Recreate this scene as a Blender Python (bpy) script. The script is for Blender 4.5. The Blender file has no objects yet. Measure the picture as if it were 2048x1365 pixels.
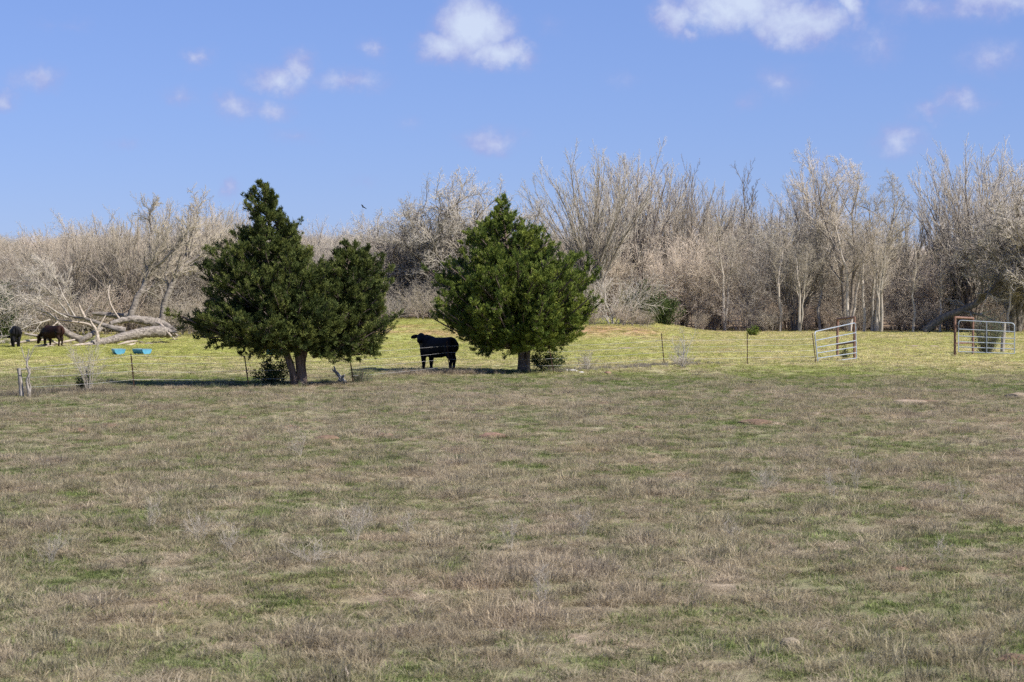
import bpy, bmesh, math, random
import numpy as np
from mathutils import Vector, Matrix, Euler

# ------------------------------------------------------------------ camera, sky, sun, exposure
SC = bpy.context.scene
COL = SC.collection
F, H, HY = 3982.0, 3.0, 595.0            # focal length in photo pixels, eye height, horizon row
PITCH = math.atan((682.5 - HY) / F)
SUN_EL, SUN_AZ = math.radians(45), math.radians(119)   # azimuth clockwise from +Y (view direction)

cam = bpy.data.cameras.new('camera'); cam.lens = 70.0; cam.sensor_width = 36.0
cam.clip_start = 0.5; cam.clip_end = 6000
cam.dof.use_dof = True; cam.dof.focus_distance = 85.0; cam.dof.aperture_fstop = 5.6
camo = bpy.data.objects.new('camera', cam); COL.objects.link(camo)
camo.location = (0, 0, H); camo.rotation_euler = (math.pi/2 - PITCH, 0, 0)
SC.camera = camo

SKY_STRENGTH = 0.065
W = bpy.data.worlds.new('World'); SC.world = W; W.use_nodes = True
def build_world():
    nt = W.node_tree; N = nt.nodes; Lk = nt.links
    N.clear()
    out = N.new('ShaderNodeOutputWorld'); bg = N.new('ShaderNodeBackground')
    bg.inputs['Strength'].default_value = SKY_STRENGTH
    Lk.new(bg.outputs[0], out.inputs[0])
    sky = N.new('ShaderNodeTexSky'); sky.sky_type = 'NISHITA'; sky.sun_disc = False
    sky.sun_elevation = SUN_EL; sky.sun_rotation = SUN_AZ
    sky.air_density = 1.0; sky.dust_density = 0.0; sky.ozone_density = 2.0; sky.altitude = 100
    def math_(op, a, b=None, c=None, clamp=False):
        n = N.new('ShaderNodeMath'); n.operation = op; n.use_clamp = clamp
        for i, v in enumerate((a, b, c)):
            if v is None: continue
            if isinstance(v, (int, float)): n.inputs[i].default_value = v
            else: Lk.new(v, n.inputs[i])
        return n.outputs[0]
    def vmath(op, a, b=None):
        n = N.new('ShaderNodeVectorMath'); n.operation = op
        for i, v in enumerate((a, b)):
            if v is None: continue
            if isinstance(v, tuple): n.inputs[i].default_value = v
            else: Lk.new(v, n.inputs[i])
        return n.outputs['Value'] if op == 'LENGTH' else n.outputs[0]
    def noise(vec, scale, detail, rough=0.55):
        n = N.new('ShaderNodeTexNoise'); Lk.new(vec, n.inputs['Vector'])
        n.inputs['Scale'].default_value = scale; n.inputs['Detail'].default_value = detail
        n.inputs['Roughness'].default_value = rough
        return n.outputs
    def mix(fac, a, b, mode='MIX'):
        n = N.new('ShaderNodeMix'); n.data_type = 'RGBA'; n.blend_type = mode
        for s, v in ((0, fac), (6, a), (7, b)):
            if isinstance(v, (int, float)): n.inputs[s].default_value = v
            elif isinstance(v, tuple): n.inputs[s].default_value = (*v, 1)
            else: Lk.new(v, n.inputs[s])
        return n.outputs[2]
    # even tint of the whole sky: the photograph's blue is deep and slightly violet down to the horizon
    base = mix(1.0, sky.outputs[0], SKY_TINT, 'MULTIPLY')
    gm = N.new('ShaderNodeGamma'); gm.inputs[1].default_value = SKY_GAMMA; Lk.new(base, gm.inputs[0])
    base = mix(1.0, gm.outputs[0], SKY_GAIN, 'MULTIPLY')
    tc = N.new('ShaderNodeTexCoord'); d = tc.outputs['Generated']
    sep = N.new('ShaderNodeSeparateXYZ'); Lk.new(d, sep.inputs[0])
    az = math_('ARCTAN2', sep.outputs[0], sep.outputs[1]); el = math_('ARCSINE', sep.outputs[2])
    cmb = N.new('ShaderNodeCombineXYZ'); Lk.new(az, cmb.inputs[0]); Lk.new(el, cmb.inputs[1])
    p = cmb.outputs[0]
    w1 = noise(p, 42, 5, 0.62)[1]; w = vmath('SUBTRACT', w1, (0.5, 0.5, 0.5))
    w = vmath('MULTIPLY', w, (0.022, 0.015, 0))
    w2 = noise(p, 150, 4, 0.6)[1]; w2 = vmath('MULTIPLY', vmath('SUBTRACT', w2, (0.5, 0.5, 0.5)), (0.008, 0.006, 0))
    q = vmath('ADD', vmath('ADD', p, w), w2)
    dens = None
    for (px, py, rx, ry, amp) in CLOUDS:
        a0 = math.atan((px-1024)/F); e0 = math.atan((HY-py)/F)
        v = vmath('SUBTRACT', q, (a0, e0, 0)); v = vmath('MULTIPLY', v, (F/rx, F/ry, 0))
        f = math_('SUBTRACT', 1.0, vmath('LENGTH', v))
        f = math_('MULTIPLY', math_('MAXIMUM', f, 0.0), amp)
        dens = f if dens is None else math_('MAXIMUM', dens, f)
    # the same kind of scattered cumulus over the rest of the sky
    zc = math_('MAXIMUM', sep.outputs[2], 0.05)
    c2 = N.new('ShaderNodeCombineXYZ')
    Lk.new(math_('DIVIDE', sep.outputs[0], zc), c2.inputs[0]); Lk.new(math_('DIVIDE', sep.outputs[1], zc), c2.inputs[1])
    gen = noise(c2.outputs[0], 1.3, 6, 0.55)[0]
    gen = math_('MULTIPLY', math_('SUBTRACT', gen, 0.60), 4.0)
    mr = N.new('ShaderNodeMapRange'); mr.interpolation_type = 'SMOOTHSTEP'
    Lk.new(el, mr.inputs[0]); mr.inputs[1].default_value = 0.17; mr.inputs[2].default_value = 0.24
    gen = math_('MULTIPLY', math_('MAXIMUM', gen, 0.0), mr.outputs[0])
    dens = math_('MAXIMUM', dens, gen)
    fine = noise(p, 70, 8, 0.62)[0]
    e = math_('ADD', dens, math_('MULTIPLY', math_('SUBTRACT', fine, 0.5), 0.75))
    mr = N.new('ShaderNodeMapRange'); mr.interpolation_type = 'SMOOTHSTEP'
    Lk.new(e, mr.inputs[0]); mr.inputs[1].default_value = 0.0; mr.inputs[2].default_value = 0.72
    alpha = math_('MULTIPLY', mr.outputs[0], math_('MINIMUM', math_('MULTIPLY', dens, 2.3), 1.0))
    # billows: brighter where the cloud is thick, greyer violet where it is thin or below
    lump = noise(vmath('ADD', p, (0.31, 0.17, 0)), 60, 7, 0.6)[0]
    sh = math_('ADD', e, math_('MULTIPLY', math_('SUBTRACT', lump, 0.5), 1.1))
    mr2 = N.new('ShaderNodeMapRange'); Lk.new(sh, mr2.inputs[0]); mr2.inputs[1].default_value = 0.28; mr2.inputs[2].default_value = 1.0
    k = .62/SKY_STRENGTH
    ccol = mix(mr2.outputs[0], (0.37*k, 0.42*k, 0.75*k), (0.64*k, 0.73*k, 0.92*k))
    Lk.new(mix(math_('MULTIPLY', alpha, 0.95), base, ccol), bg.inputs['Color'])
SKY_TINT = (.80, .80, 1.25)
SKY_GAMMA, SKY_GAIN = 0.6, (1.26, 1.62, 2.18)
CLOUDS = [(945, 58, 110, 98, 1.15), (888, 92, 88, 52, 0.95), (1000, 108, 100, 54, 1.0), (935, 20, 55, 45, 0.8),
          (1480, 8, 190, 88, 1.1), (1595, 52, 150, 72, 1.05), (1345, 38, 75, 62, 0.85), (1705, 20, 45, 90, 0.75), (1380, 70, 40, 30, 0.6),
          (1990, 0, 150, 80, 0.95), (600, 140, 55, 60, 0.75), (560, 165, 110, 48, 0.72), (470, 215, 75, 45, 0.62), (550, 222, 80, 34, 0.55),
          (980, 280, 100, 40, 0.68), (700, 165, 140, 34, 0.57), (745, 105, 45, 42, 0.57), (400, 125, 50, 34, 0.57), (70, 172, 85, 52, 0.54), (8, 212, 60, 40, 0.62), (360, 200, 90, 34, 0.41), (600, 270, 100, 34, 0.38), (250, 290, 80, 24, 0.34), (820, 250, 60, 24, 0.34), (1560, 170, 110, 60, 0.43), (1500, 210, 60, 44, 0.41),
          (1920, 215, 85, 48, 0.68), (1800, 290, 110, 50, 0.65), (1860, 235, 70, 38, 0.57), (1750, 95, 90, 64, 0.51), (1840, 30, 130, 50, 0.57), (462, 378, 28, 38, 0.57),
          (1980, 130, 110, 60, 0.49), (130, 60, 120, 30, 0.3), (1110, 60, 60, 40, 0.3), (1640, 330, 60, 40, 0.34), (730, 360, 60, 24, 0.3), (1250, 160, 80, 30, 0.27)]
build_world()

sl = bpy.data.lights.new('sun', 'SUN'); sl.energy = 4.8; sl.angle = math.radians(0.5); sl.color = (1.0, 0.94, 0.86)
so = bpy.data.objects.new('sun', sl); COL.objects.link(so)
sdir = Vector((math.sin(SUN_AZ)*math.cos(SUN_EL), math.cos(SUN_AZ)*math.cos(SUN_EL), math.sin(SUN_EL)))
so.rotation_euler = sdir.to_track_quat('Z', 'Y').to_euler(); so.location = (60, 20, 60)
SC.view_settings.view_transform = 'Standard'; SC.view_settings.look = 'None'
SC.view_settings.exposure = 0.7; SC.view_settings.gamma = 1.0; SC.view_settings.use_curve_mapping = False
SC.cycles.use_denoising = False
SC.cycles.adaptive_threshold = .02
SC.cycles.max_bounces = 5; SC.cycles.diffuse_bounces = 4; SC.cycles.glossy_bounces = 2; SC.cycles.transparent_max_bounces = 8

# ------------------------------------------------------------------ helpers
def hash2(ix, iy, seed):
    n = (ix.astype(np.int64)*374761393 + iy.astype(np.int64)*668265263 + seed*974634771) & 0x7fffffff
    n = ((n ^ (n >> 13))*1274126177) & 0x7fffffff
    return ((n ^ (n >> 16)) & 0xffff)/65535.0
def vnoise(x, y, seed=0):
    x = np.asarray(x, float); y = np.asarray(y, float)
    ix = np.floor(x); iy = np.floor(y); fx = x-ix; fy = y-iy
    fx = fx*fx*(3-2*fx); fy = fy*fy*(3-2*fy)
    a = hash2(ix, iy, seed); b = hash2(ix+1, iy, seed); c = hash2(ix, iy+1, seed); d = hash2(ix+1, iy+1, seed)
    return (a*(1-fx)+b*fx)*(1-fy)+(c*(1-fx)+d*fx)*fy
def fbm(x, y, seed=0, oct=4, gain=0.5):
    s = 0; a = 1; t = 0
    for o in range(oct):
        s = s+a*vnoise(np.asarray(x)*2**o, np.asarray(y)*2**o, seed+o*17); t += a; a *= gain
    return s/t
def sm(a, b, x):
    t = np.clip((np.asarray(x, float)-a)/(b-a), 0, 1); return t*t*(3-2*t)

def g(x, y):
    """terrain height"""
    x = np.asarray(x, float); y = np.asarray(y, float)
    z = 0.10*(fbm(x/14, y/14, 3, 3)-0.5)*sm(8, 30, y)
    z = z + 0.05*(fbm(x/1.1, y/1.1, 5, 3)-0.5)
    bank = (1-sm(10, 18, x))
    z = z + 1.15*sm(128, 178, y)*bank
    z = z + 0.45*np.exp(-((y-147)/9)**2)*sm(-13, -8, x)*(1-sm(8, 13, x))      # low pond bank behind the cow
    z = z + 2.2*sm(190, 330, y)
    z = z + (17*sm(360, 1000, y))*(1-0.35*sm(-150, 250, x)) * (1+0.12*(fbm(x/160, y/160, 9, 2)-0.5))
    return z

def ray(px, py):
    a = (px-1024)/F; b = -(py-682.5)/F
    return a, math.cos(PITCH)+b*math.sin(PITCH), -math.sin(PITCH)+b*math.cos(PITCH)
def pt(px, py, D):
    a, fy, fz = ray(px, py); return Vector((a/fy*D, D, H+fz/fy*D))
_D = np.arange(10, 420, 0.1)
def at(px, py):
    """point of the ground seen at this photo pixel"""
    a, fy, fz = ray(px, py)
    x = a/fy*_D; zr = H+fz/fy*_D; i = int(np.argmax(zr <= g(x, _D)))
    return Vector((x[i], _D[i], float(g(x[i], _D[i]))))
def gp(px, D):
    x = (px-1024)/F*D; return Vector((x, D, float(g(x, D))))

MASS = ('twigs', 'crown', 'foliage', 'branches', 'stems')
def tag(o, label=None, cat=None, group=None, kind=None):
    for k, v in (('label', label), ('category', cat), ('group', group), ('kind', kind)):
        if v: o[k] = v
    return o
def empty(name, loc=(0, 0, 0), rz=0.0):
    o = bpy.data.objects.new(name, None); COL.objects.link(o); o.location = loc; o.rotation_euler = (0, 0, rz)
    o.empty_display_size = 0.1; return o
def link(name, me, mat=None, parent=None, loc=None):
    o = bpy.data.objects.new(name, me); COL.objects.link(o)
    if mat is not None and not me.materials: me.materials.append(mat)
    if parent: o.parent = parent
    if parent and name in MASS: o['kind'] = 'stuff'
    if loc is not None: o.location = loc
    return o
def mesh_np(name, V, polys, smooth=True):
    """polys: list of int arrays (n,k)"""
    me = bpy.data.meshes.new(name)
    V = np.asarray(V, np.float32); me.vertices.add(len(V)); me.vertices.foreach_set('co', V.ravel())
    polys = [np.asarray(p, np.int32) for p in polys if len(p)]
    nl = sum(p.size for p in polys); npoly = sum(len(p) for p in polys)
    me.loops.add(nl); me.polygons.add(npoly)
    me.loops.foreach_set('vertex_index', np.concatenate([p.ravel() for p in polys]))
    st = []; o = 0
    for p in polys:
        st.append(o+np.arange(len(p))*p.shape[1]); o += p.size
    me.polygons.foreach_set('loop_start', np.concatenate(st).astype(np.int32))
    me.polygons.foreach_set('use_smooth', np.full(npoly, smooth, bool))
    me.update(calc_edges=True); me.validate()
    return me
class MB:
    """collects tubes, boxes, leaves into one mesh"""
    def __init__(s): s.V = []; s.P = {3: [], 4: []}; s.n = 0
    def add(s, V, *polys):
        for p in polys:
            p = np.asarray(p, np.int32)
            if len(p): s.P[p.shape[1]].append(p+s.n)
        s.V.append(np.asarray(V, float)); s.n += len(V)
    def build(s, name, mat=None, parent=None, smooth=True):
        me = s.mesh(name, smooth); return link(name, me, mat, parent)
    def mesh(s, name, smooth=True):
        return mesh_np(name, np.concatenate(s.V), [np.concatenate(s.P[k]) for k in (3, 4) if s.P[k]], smooth)
def norm(v): return v/np.maximum(np.linalg.norm(v, axis=-1, keepdims=True), 1e-9)
def tubes(mb, P, R, s=5, cap=False, ell=1.0, rough=0.0, rng=None):
    """P (N,K,3), R (N,K): swept tubes"""
    P = np.asarray(P, float); R = np.asarray(R, float)
    if P.ndim == 2: P = P[None]; R = R[None]
    N, K, _ = P.shape
    T = np.empty_like(P); T[:, 1:-1] = P[:, 2:]-P[:, :-2]; T[:, 0] = P[:, 1]-P[:, 0]; T[:, -1] = P[:, -1]-P[:, -2]
    T = norm(T)
    avg = norm(P[:, -1]-P[:, 0])
    ref = np.where(np.abs(avg[:, 2:3]) > 0.8, np.array([[1., 0.2, 0]]), np.array([[0, 0, 1.]]))[:, None, :]
    e1 = norm(np.cross(T, np.broadcast_to(ref, T.shape))); e2 = np.cross(T, e1)
    a = np.arange(s)/s*2*math.pi
    rr = R[:, :, None]*np.ones(s)
    if rough and rng is not None: rr = rr*(1+rough*(rng.random((N, K, s))-0.5)*2)
    V = P[:, :, None, :]+rr[..., None]*(np.cos(a)[None, None, :, None]*e1[:, :, None, :]*ell+np.sin(a)[None, None, :, None]*e2[:, :, None, :])
    V = V.reshape(-1, 3)
    b = (np.arange(N)*K*s)[:, None, None]+(np.arange(K-1)*s)[None, :, None]
    j = np.arange(s)[None, None, :]; j2 = (np.arange(s)+1) % s; j2 = j2[None, None, :]
    q = np.stack([b+j, b+j2, b+s+j2, b+s+j], -1).reshape(-1, 4)
    mb.add(V, q)
    if cap:
        for n in range(N):
            for k, flip in ((0, True), (K-1, False)):
                c = P[n, k]; base = mb.n-len(V) if False else None
                ring = V[n*K*s+k*s:n*K*s+k*s+s]
                VV = np.vstack([ring, c[None]]); i = np.arange(s)
                t = np.stack([i, (i+1) % s, np.full(s, s)], -1)
                if flip: t = t[:, ::-1]
                mb.add(VV, t)
def cones(mb, P, R):
    N = len(P); T = norm(P[:, -1]-P[:, 0]); ref = np.where(np.abs(T[:, 2:3]) > .8, np.array([[1., .2, 0]]), np.array([[0, 0, 1.]]))
    e1 = norm(np.cross(T, ref)); e2 = np.cross(T, e1); V = [P[:, 0]+R[:, :1]*(math.cos(a)*e1+math.sin(a)*e2) for a in (0, 2.094, 4.189)]+[P[:, -1]]
    V = np.stack(V, 1).reshape(-1, 3); i = np.arange(N)*4
    mb.add(V, np.concatenate([np.stack([i+a, i+b, i+3], -1) for a, b in ((0, 1), (1, 2), (2, 0))]))
def leaves(mb, C, Dv, L, Wd, rng, fold=0.25):
    """rhombic leaf faces: centres C (N,3), directions Dv, lengths L, widths Wd"""
    N = len(C); Dv = norm(Dv)
    r = norm(rng.normal(size=(N, 3))); s = norm(np.cross(Dv, r)); up = np.cross(s, Dv)
    L = np.asarray(L).reshape(-1, 1)*np.ones((N, 1)); Wd = np.asarray(Wd).reshape(-1, 1)*np.ones((N, 1))
    a = C-Dv*L/2; b = C+s*Wd/2+up*Wd*fold; c = C+Dv*L/2; d = C-s*Wd/2+up*Wd*fold
    V = np.stack([a, b, c, d], 1).reshape(-1, 3)
    i = np.arange(N)*4
    mb.add(V, np.concatenate([np.stack([i, i+1, i+2], -1), np.stack([i, i+2, i+3], -1)]))
def needles(mb, C, Dv, L, Wd, rng):
    N = len(C); Dv = norm(Dv); s_ = norm(np.cross(Dv, rng.normal(size=(N, 3)))); L = L[:, None]; Wd = Wd[:, None]
    V = np.stack([C-Dv*L*.45+s_*Wd/2, C-Dv*L*.45-s_*Wd/2, C+Dv*L*.55], 1).reshape(-1, 3); i = np.arange(N)*3
    mb.add(V, np.stack([i, i+1, i+2], -1))
def box(mb, c, sx, sy, sz, rz=0.0):
    v = np.array([[x, y, z] for x in (-.5, .5) for y in (-.5, .5) for z in (-.5, .5)])*[sx, sy, sz]
    cs, sn = math.cos(rz), math.sin(rz); v = np.stack([v[:, 0]*cs-v[:, 1]*sn, v[:, 0]*sn+v[:, 1]*cs, v[:, 2]], -1)+np.asarray(c)
    mb.add(v, [[0, 1, 3, 2], [4, 6, 7, 5], [0, 4, 5, 1], [2, 3, 7, 6], [0, 2, 6, 4], [1, 5, 7, 3]])
def poly_smooth(pts, n):
    """resample control points [(x,y,z,r)] with Catmull-Rom"""
    p = np.asarray(pts, float); p = np.vstack([2*p[0]-p[1], p, 2*p[-1]-p[-2]]); out = []
    m = len(p)-3
    for t in np.linspace(0, m-1e-6, n):
        i = int(t); u = t-i; a, b, c, d = p[i:i+4]
        out.append(0.5*((2*b)+(-a+c)*u+(2*a-5*b+4*c-d)*u*u+(-a+3*b-3*c+d)*u**3))
    return np.array(out)

# ------------------------------------------------------------------ materials
def mat(name, c1, c2, scale=3.0, rough=0.9, rand=0.0, bump=0.0, c3=None, stretch=None, detail=4, spec=0.2, metal=0.0, attr=None, trans=0.0, coord='Object'):
    m = bpy.data.materials.new(name); m.use_nodes = True
    nt = m.node_tree; N = nt.nodes; Lk = nt.links; b = N['Principled BSDF']
    b.inputs['Roughness'].default_value = rough; b.inputs['Specular IOR Level'].default_value = spec; b.inputs['Metallic'].default_value = metal
    tc = N.new('ShaderNodeTexCoord'); mp = N.new('ShaderNodeMapping'); Lk.new(tc.outputs[coord], mp.inputs[0])
    if stretch: mp.inputs['Scale'].default_value = stretch
    n = N.new('ShaderNodeTexNoise'); n.inputs['Scale'].default_value = scale; n.inputs['Detail'].default_value = detail
    n.inputs['Roughness'].default_value = 0.65
    Lk.new(mp.outputs[0], n.inputs['Vector'])
    cr = N.new('ShaderNodeValToRGB'); Lk.new(n.outputs[0], cr.inputs[0])
    cr.color_ramp.elements[0].position = 0.32; cr.color_ramp.elements[0].color = (*c1, 1)
    cr.color_ramp.elements[1].position = 0.68; cr.color_ramp.elements[1].color = (*c2, 1)
    if c3:
        e = cr.color_ramp.elements.new(0.8); e.color = (*c3, 1)
    col = cr.outputs[0]
    if rand or attr:
        hs = N.new('ShaderNodeHueSaturation'); Lk.new(col, hs.inputs['Color'])
        if attr:
            at_ = N.new('ShaderNodeAttribute'); at_.attribute_name = attr; src = at_.outputs['Fac']
        else:
            oi = N.new('ShaderNodeObjectInfo'); src = oi.outputs['Random']
        mr = N.new('ShaderNodeMapRange'); Lk.new(src, mr.inputs[0]); mr.inputs[3].default_value = 1-rand; mr.inputs[4].default_value = 1+rand
        Lk.new(mr.outputs[0], hs.inputs['Value'])
        mr = N.new('ShaderNodeMapRange'); Lk.new(src, mr.inputs[0]); mr.inputs[3].default_value = 0.5+rand*0.05; mr.inputs[4].default_value = 0.5-rand*0.05
        Lk.new(mr.outputs[0], hs.inputs['Hue'])
        col = hs.outputs[0]
    Lk.new(col, b.inputs['Base Color'])
    if bump:
        bp = N.new('ShaderNodeBump'); bp.inputs['Strength'].default_value = bump; bp.inputs['Distance'].default_value = 0.03
        Lk.new(n.outputs[0], bp.inputs['Height']); Lk.new(bp.outputs[0], b.inputs['Normal'])
    if trans:
        t = N.new('ShaderNodeBsdfTranslucent'); Lk.new(col, t.inputs[0]); ms = N.new('ShaderNodeMixShader'); ms.inputs[0].default_value = trans
        Lk.new(b.outputs[0], ms.inputs[1]); Lk.new(t.outputs[0], ms.inputs[2]); Lk.new(ms.outputs[0], N['Material Output'].inputs[0])
    return m
M = {}
M['bark'] = mat('bark', (.15, .125, .10), (.34, .295, .245), 2.5, .95, .22, .6, stretch=(3, 3, .8))
M['bark_dark'] = mat('bark_dark', (.10, .085, .07), (.25, .22, .185), 2.0, .95, .2, .6, stretch=(3, 3, 1))
M['bark_pale'] = mat('bark_pale', (.26, .22, .18), (.52, .47, .40), 2.0, .95, .15, .4, stretch=(3, 3, .7))
M['twig_tan'] = mat('twig_tan', (.31, .268, .206), (.47, .412, .325), .25, .95, .16, coord='Object')
M['twig_grey'] = mat('twig_grey', (.33, .298, .245), (.50, .456, .385), .25, .95, .16)
M['twig_brown'] = mat('twig_brown', (.44, .375, .29), (.64, .555, .445), .3, .95, .2)
M['twig_pale'] = mat('twig_pale', (.34, .305, .25), (.52, .475, .405), .25, .95, .14)
M['brushwood'] = mat('brushwood', (.32, .26, .195), (.52, .44, .34), .3, .95, .25)
M['cedar_bark'] = mat('cedar_bark', (.06, .042, .034), (.21, .165, .14), 4, .95, 0, .8, stretch=(4, 4, .5))
M['cedar'] = mat('cedar', (.070, .108, .016), (.190, .238, .042), 1.6, .75, .45, attr='var', trans=.15, spec=.25)
M['cedar_dark'] = mat('cedar_dark', (.045, .067, .015), (.130, .154, .036), 1.6, .75, .45, attr='var', trans=.15, spec=.25)
M['bush_green'] = mat('bush_green', (.03, .05, .015), (.08, .11, .03), 2, .8, .3, attr='var', trans=.2)
M['bush_grey'] = mat('bush_grey', (.07, .085, .05), (.17, .18, .12), 2, .85, .3, attr='var', trans=.2)
M['log'] = mat('log', (.065, .055, .047), (.34, .30, .255), 3.2, .95, 0, .9, stretch=(.7, 3, 3))
M['bare_wood'] = mat('bare_wood', (.22, .175, .135), (.52, .45, .37), 2.4, .9, 0, .5, stretch=(.7, 3, 3))
M['bleached'] = mat('bleached', (.22, .205, .19), (.52, .50, .465), 5, .9, 0, .6)
M['hide_black'] = mat('hide_black', (.004, .004, .005), (.009, .008, .009), 3, .7, 0, 0, spec=.15)
M['hide_brown'] = mat('hide_brown', (.006, .004, .0035), (.034, .011, .006), 1.1, .7, 0, 0, spec=.15)
M['rust'] = mat('rust', (.10, .05, .035), (.27, .165, .125), 9, .85, 0, .3)
M['rust_dark'] = mat('rust_dark', (.03, .018, .014), (.085, .045, .03), 12, .85, 0, .3)
M['galv'] = mat('galv', (.25, .29, .335), (.41, .45, .49), 14, .5, 0, 0, metal=.25, spec=.5)
M['wire'] = mat('wire', (.32, .32, .33), (.55, .54, .53), 20, .55, 0, 0, metal=.4, spec=.5)
M['post_wood'] = mat('post_wood', (.16, .14, .12), (.38, .35, .31), 6, .95, 0, .6, stretch=(4, 4, .6))
M['blue'] = mat('blue_plastic', (.06, .24, .37), (.10, .32, .45), 4, .45, 0, 0, spec=.4)
M['blue_in'] = mat('blue_plastic_pale', (.12, .28, .40), (.17, .34, .46), 4, .5, 0, 0, spec=.4)
M['soil'] = mat('soil', (.12, .075, .050), (.27, .18, .125), 14, 1, .25, 1.0, detail=8)
M['soil_pale'] = mat('soil_pale', (.24, .18, .125), (.39, .31, .225), 14, 1, .15, .9, detail=8)
M['stone'] = mat('stone', (.19, .155, .11), (.33, .275, .205), 9, .9, .1, .6)
M['weed'] = mat('weed', (.30, .265, .215), (.46, .42, .35), 8, .95, .1)
M['bird'] = mat('bird', (.01, .01, .012), (.03, .03, .03), 5, .8)
M['litter'] = mat('litter', (.10, .07, .045), (.24, .17, .11), 2, 1, 0, .5)

# ------------------------------------------------------------------ ground colours shared by sheet and grass
def green_amount(x, y):
    """0 = dormant straw, 1 = green winter grass"""
    D = np.hypot(x, y)
    n = fbm(x/.55+7, y/.85, 21, 4, .7)*0.66 + fbm(x/6, y/8, 41, 3)*0.34
    base = 0.395+0.10*sm(46, 62, D)*(1-sm(62, 70, D))*0 - 0.05*sm(38, 48, D)*(1-sm(60, 68, D)) + 0.22*sm(62, 74, D)+0.24*sm(88, 108, D)
    base = base-.28*sm(2, 16, x)*sm(84, 100, D)
    return np.clip(base+(n-0.5)*1.95, 0, 1)
DEAD = np.array([.335, .268, .175]); DEADG = np.array([.385, .325, .25])
GREEN = np.array([.128, .176, .046]); BRIGHT = np.array([.35, .36, .105]); STRAW = np.array([.52, .445, .255])
def ground_col(x, y):
    x = np.asarray(x, float); y = np.asarray(y, float)
    D = np.hypot(x, y); ga = green_amount(x, y)[..., None]
    far = sm(64, 100, D)[..., None]
    v = fbm(x/1.7, y/2.4, 77, 3)[..., None]
    dead = DEAD*(1-v)+DEADG*v
    dead = dead*(1-far)+STRAW*far
    grn = GREEN*(1-far)+BRIGHT*far
    c = dead*(1-ga)+grn*ga
    soil = sm(.70, .80, fbm(x/1.6+50, y/2.6, 91, 4))[..., None]*(0.15+.2*far)
    c = c*(1-soil)+np.array([.34, .20, .12])*soil
    # pond bank with worn red earth
    bk = (np.exp(-((y-144)/7)**2)*sm(-14, -9, x)*(1-sm(9, 13, x))*sm(.42, .6, fbm(x/4, y/5, 33, 3)))[..., None]*.8
    c = c*(1-bk)+np.array([.42, .25, .15])*bk
    # leaf litter on the floor of the wood
    wd = (np.maximum(sm(170, 177, y), sm(143, 149, y)*(1-sm(-23, -19, x)))*(1-sm(420, 480, y)))[..., None]
    c = c*(1-wd)+np.array([.23, .17, .115])*(.7+.6*v)*wd
    fr = sm(560, 760, y)[..., None]
    c = c*(1-fr)+np.array([.33, .27, .14])*fr
    return c

def build_ground():
    ys = np.concatenate([np.linspace(-40, 12, 14), 12+np.cumsum(np.geomspace(.16, 60, 330))])
    ys = ys[ys < 3800]
    s = np.linspace(-1, 1, 261); xs = np.sign(s)*(np.abs(s)*22+np.abs(s)**6*2400)
    X, Y = np.meshgrid(xs, ys); X = X*(1+0.0*Y)
    X = np.where(np.abs(X) < 60, X*np.clip(.5+Y[:, :]/70, .6, 3.2)*1.0, X*3.2) if False else X*np.clip(.45+Y/60, .5, 3.5)
    Z = g(X, Y); C = ground_col(X, Y)
    V = np.stack([X, Y, Z], -1).reshape(-1, 3); R_, C_ = X.shape
    i = (np.arange(R_-1)*C_)[:, None]+np.arange(C_-1)[None]
    q = np.stack([i, i+1, i+C_+1, i+C_], -1).reshape(-1, 4)
    me = mesh_np('ground', V, [q])
    a = me.attributes.new('gcol', 'FLOAT_VECTOR', 'POINT'); a.data.foreach_set('vector', C.reshape(-1, 3).astype(np.float32).ravel())
    m = bpy.data.materials.new('pasture'); m.use_nodes = True; nt = m.node_tree; N = nt.nodes; Lk = nt.links; b = N['Principled BSDF']
    b.inputs['Roughness'].default_value = 1; b.inputs['Specular IOR Level'].default_value = 0.05
    at_ = N.new('ShaderNodeAttribute'); at_.attribute_name = 'gcol'
    tc = N.new('ShaderNodeTexCoord')
    n1 = N.new('ShaderNodeTexNoise'); n1.inputs['Scale'].default_value = 5; n1.inputs['Detail'].default_value = 8; n1.inputs['Roughness'].default_value = .75; Lk.new(tc.outputs['Object'], n1.inputs[0])
    n2 = N.new('ShaderNodeTexNoise'); n2.inputs['Scale'].default_value = 1.1; n2.inputs['Detail'].default_value = 5; Lk.new(tc.outputs['Object'], n2.inputs[0])
    mr = N.new('ShaderNodeMapRange'); Lk.new(n1.outputs[0], mr.inputs[0]); mr.inputs[1].default_value = .3; mr.inputs[2].default_value = .7; mr.inputs[3].default_value = .62; mr.inputs[4].default_value = 1.25
    hs = N.new('ShaderNodeHueSaturation'); Lk.new(at_.outputs['Vector'], hs.inputs['Color']); Lk.new(mr.outputs[0], hs.inputs['Value'])
    mr = N.new('ShaderNodeMapRange'); Lk.new(n2.outputs[0], mr.inputs[0]); mr.inputs[1].default_value = .3; mr.inputs[2].default_value = .7; mr.inputs[3].default_value = .475; mr.inputs[4].default_value = .525
    Lk.new(mr.outputs[0], hs.inputs['Hue']); Lk.new(hs.outputs[0], b.inputs['Base Color'])
    bp = N.new('ShaderNodeBump'); bp.inputs['Strength'].default_value = .8; bp.inputs['Distance'].default_value = .06; Lk.new(n1.outputs[0], bp.inputs['Height']); Lk.new(bp.outputs[0], b.inputs['Normal'])
    me.materials.append(m)
    o = link('ground', me); tag(o, 'pasture ground of straw and green winter grass', None, None, 'structure')
build_ground()

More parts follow.
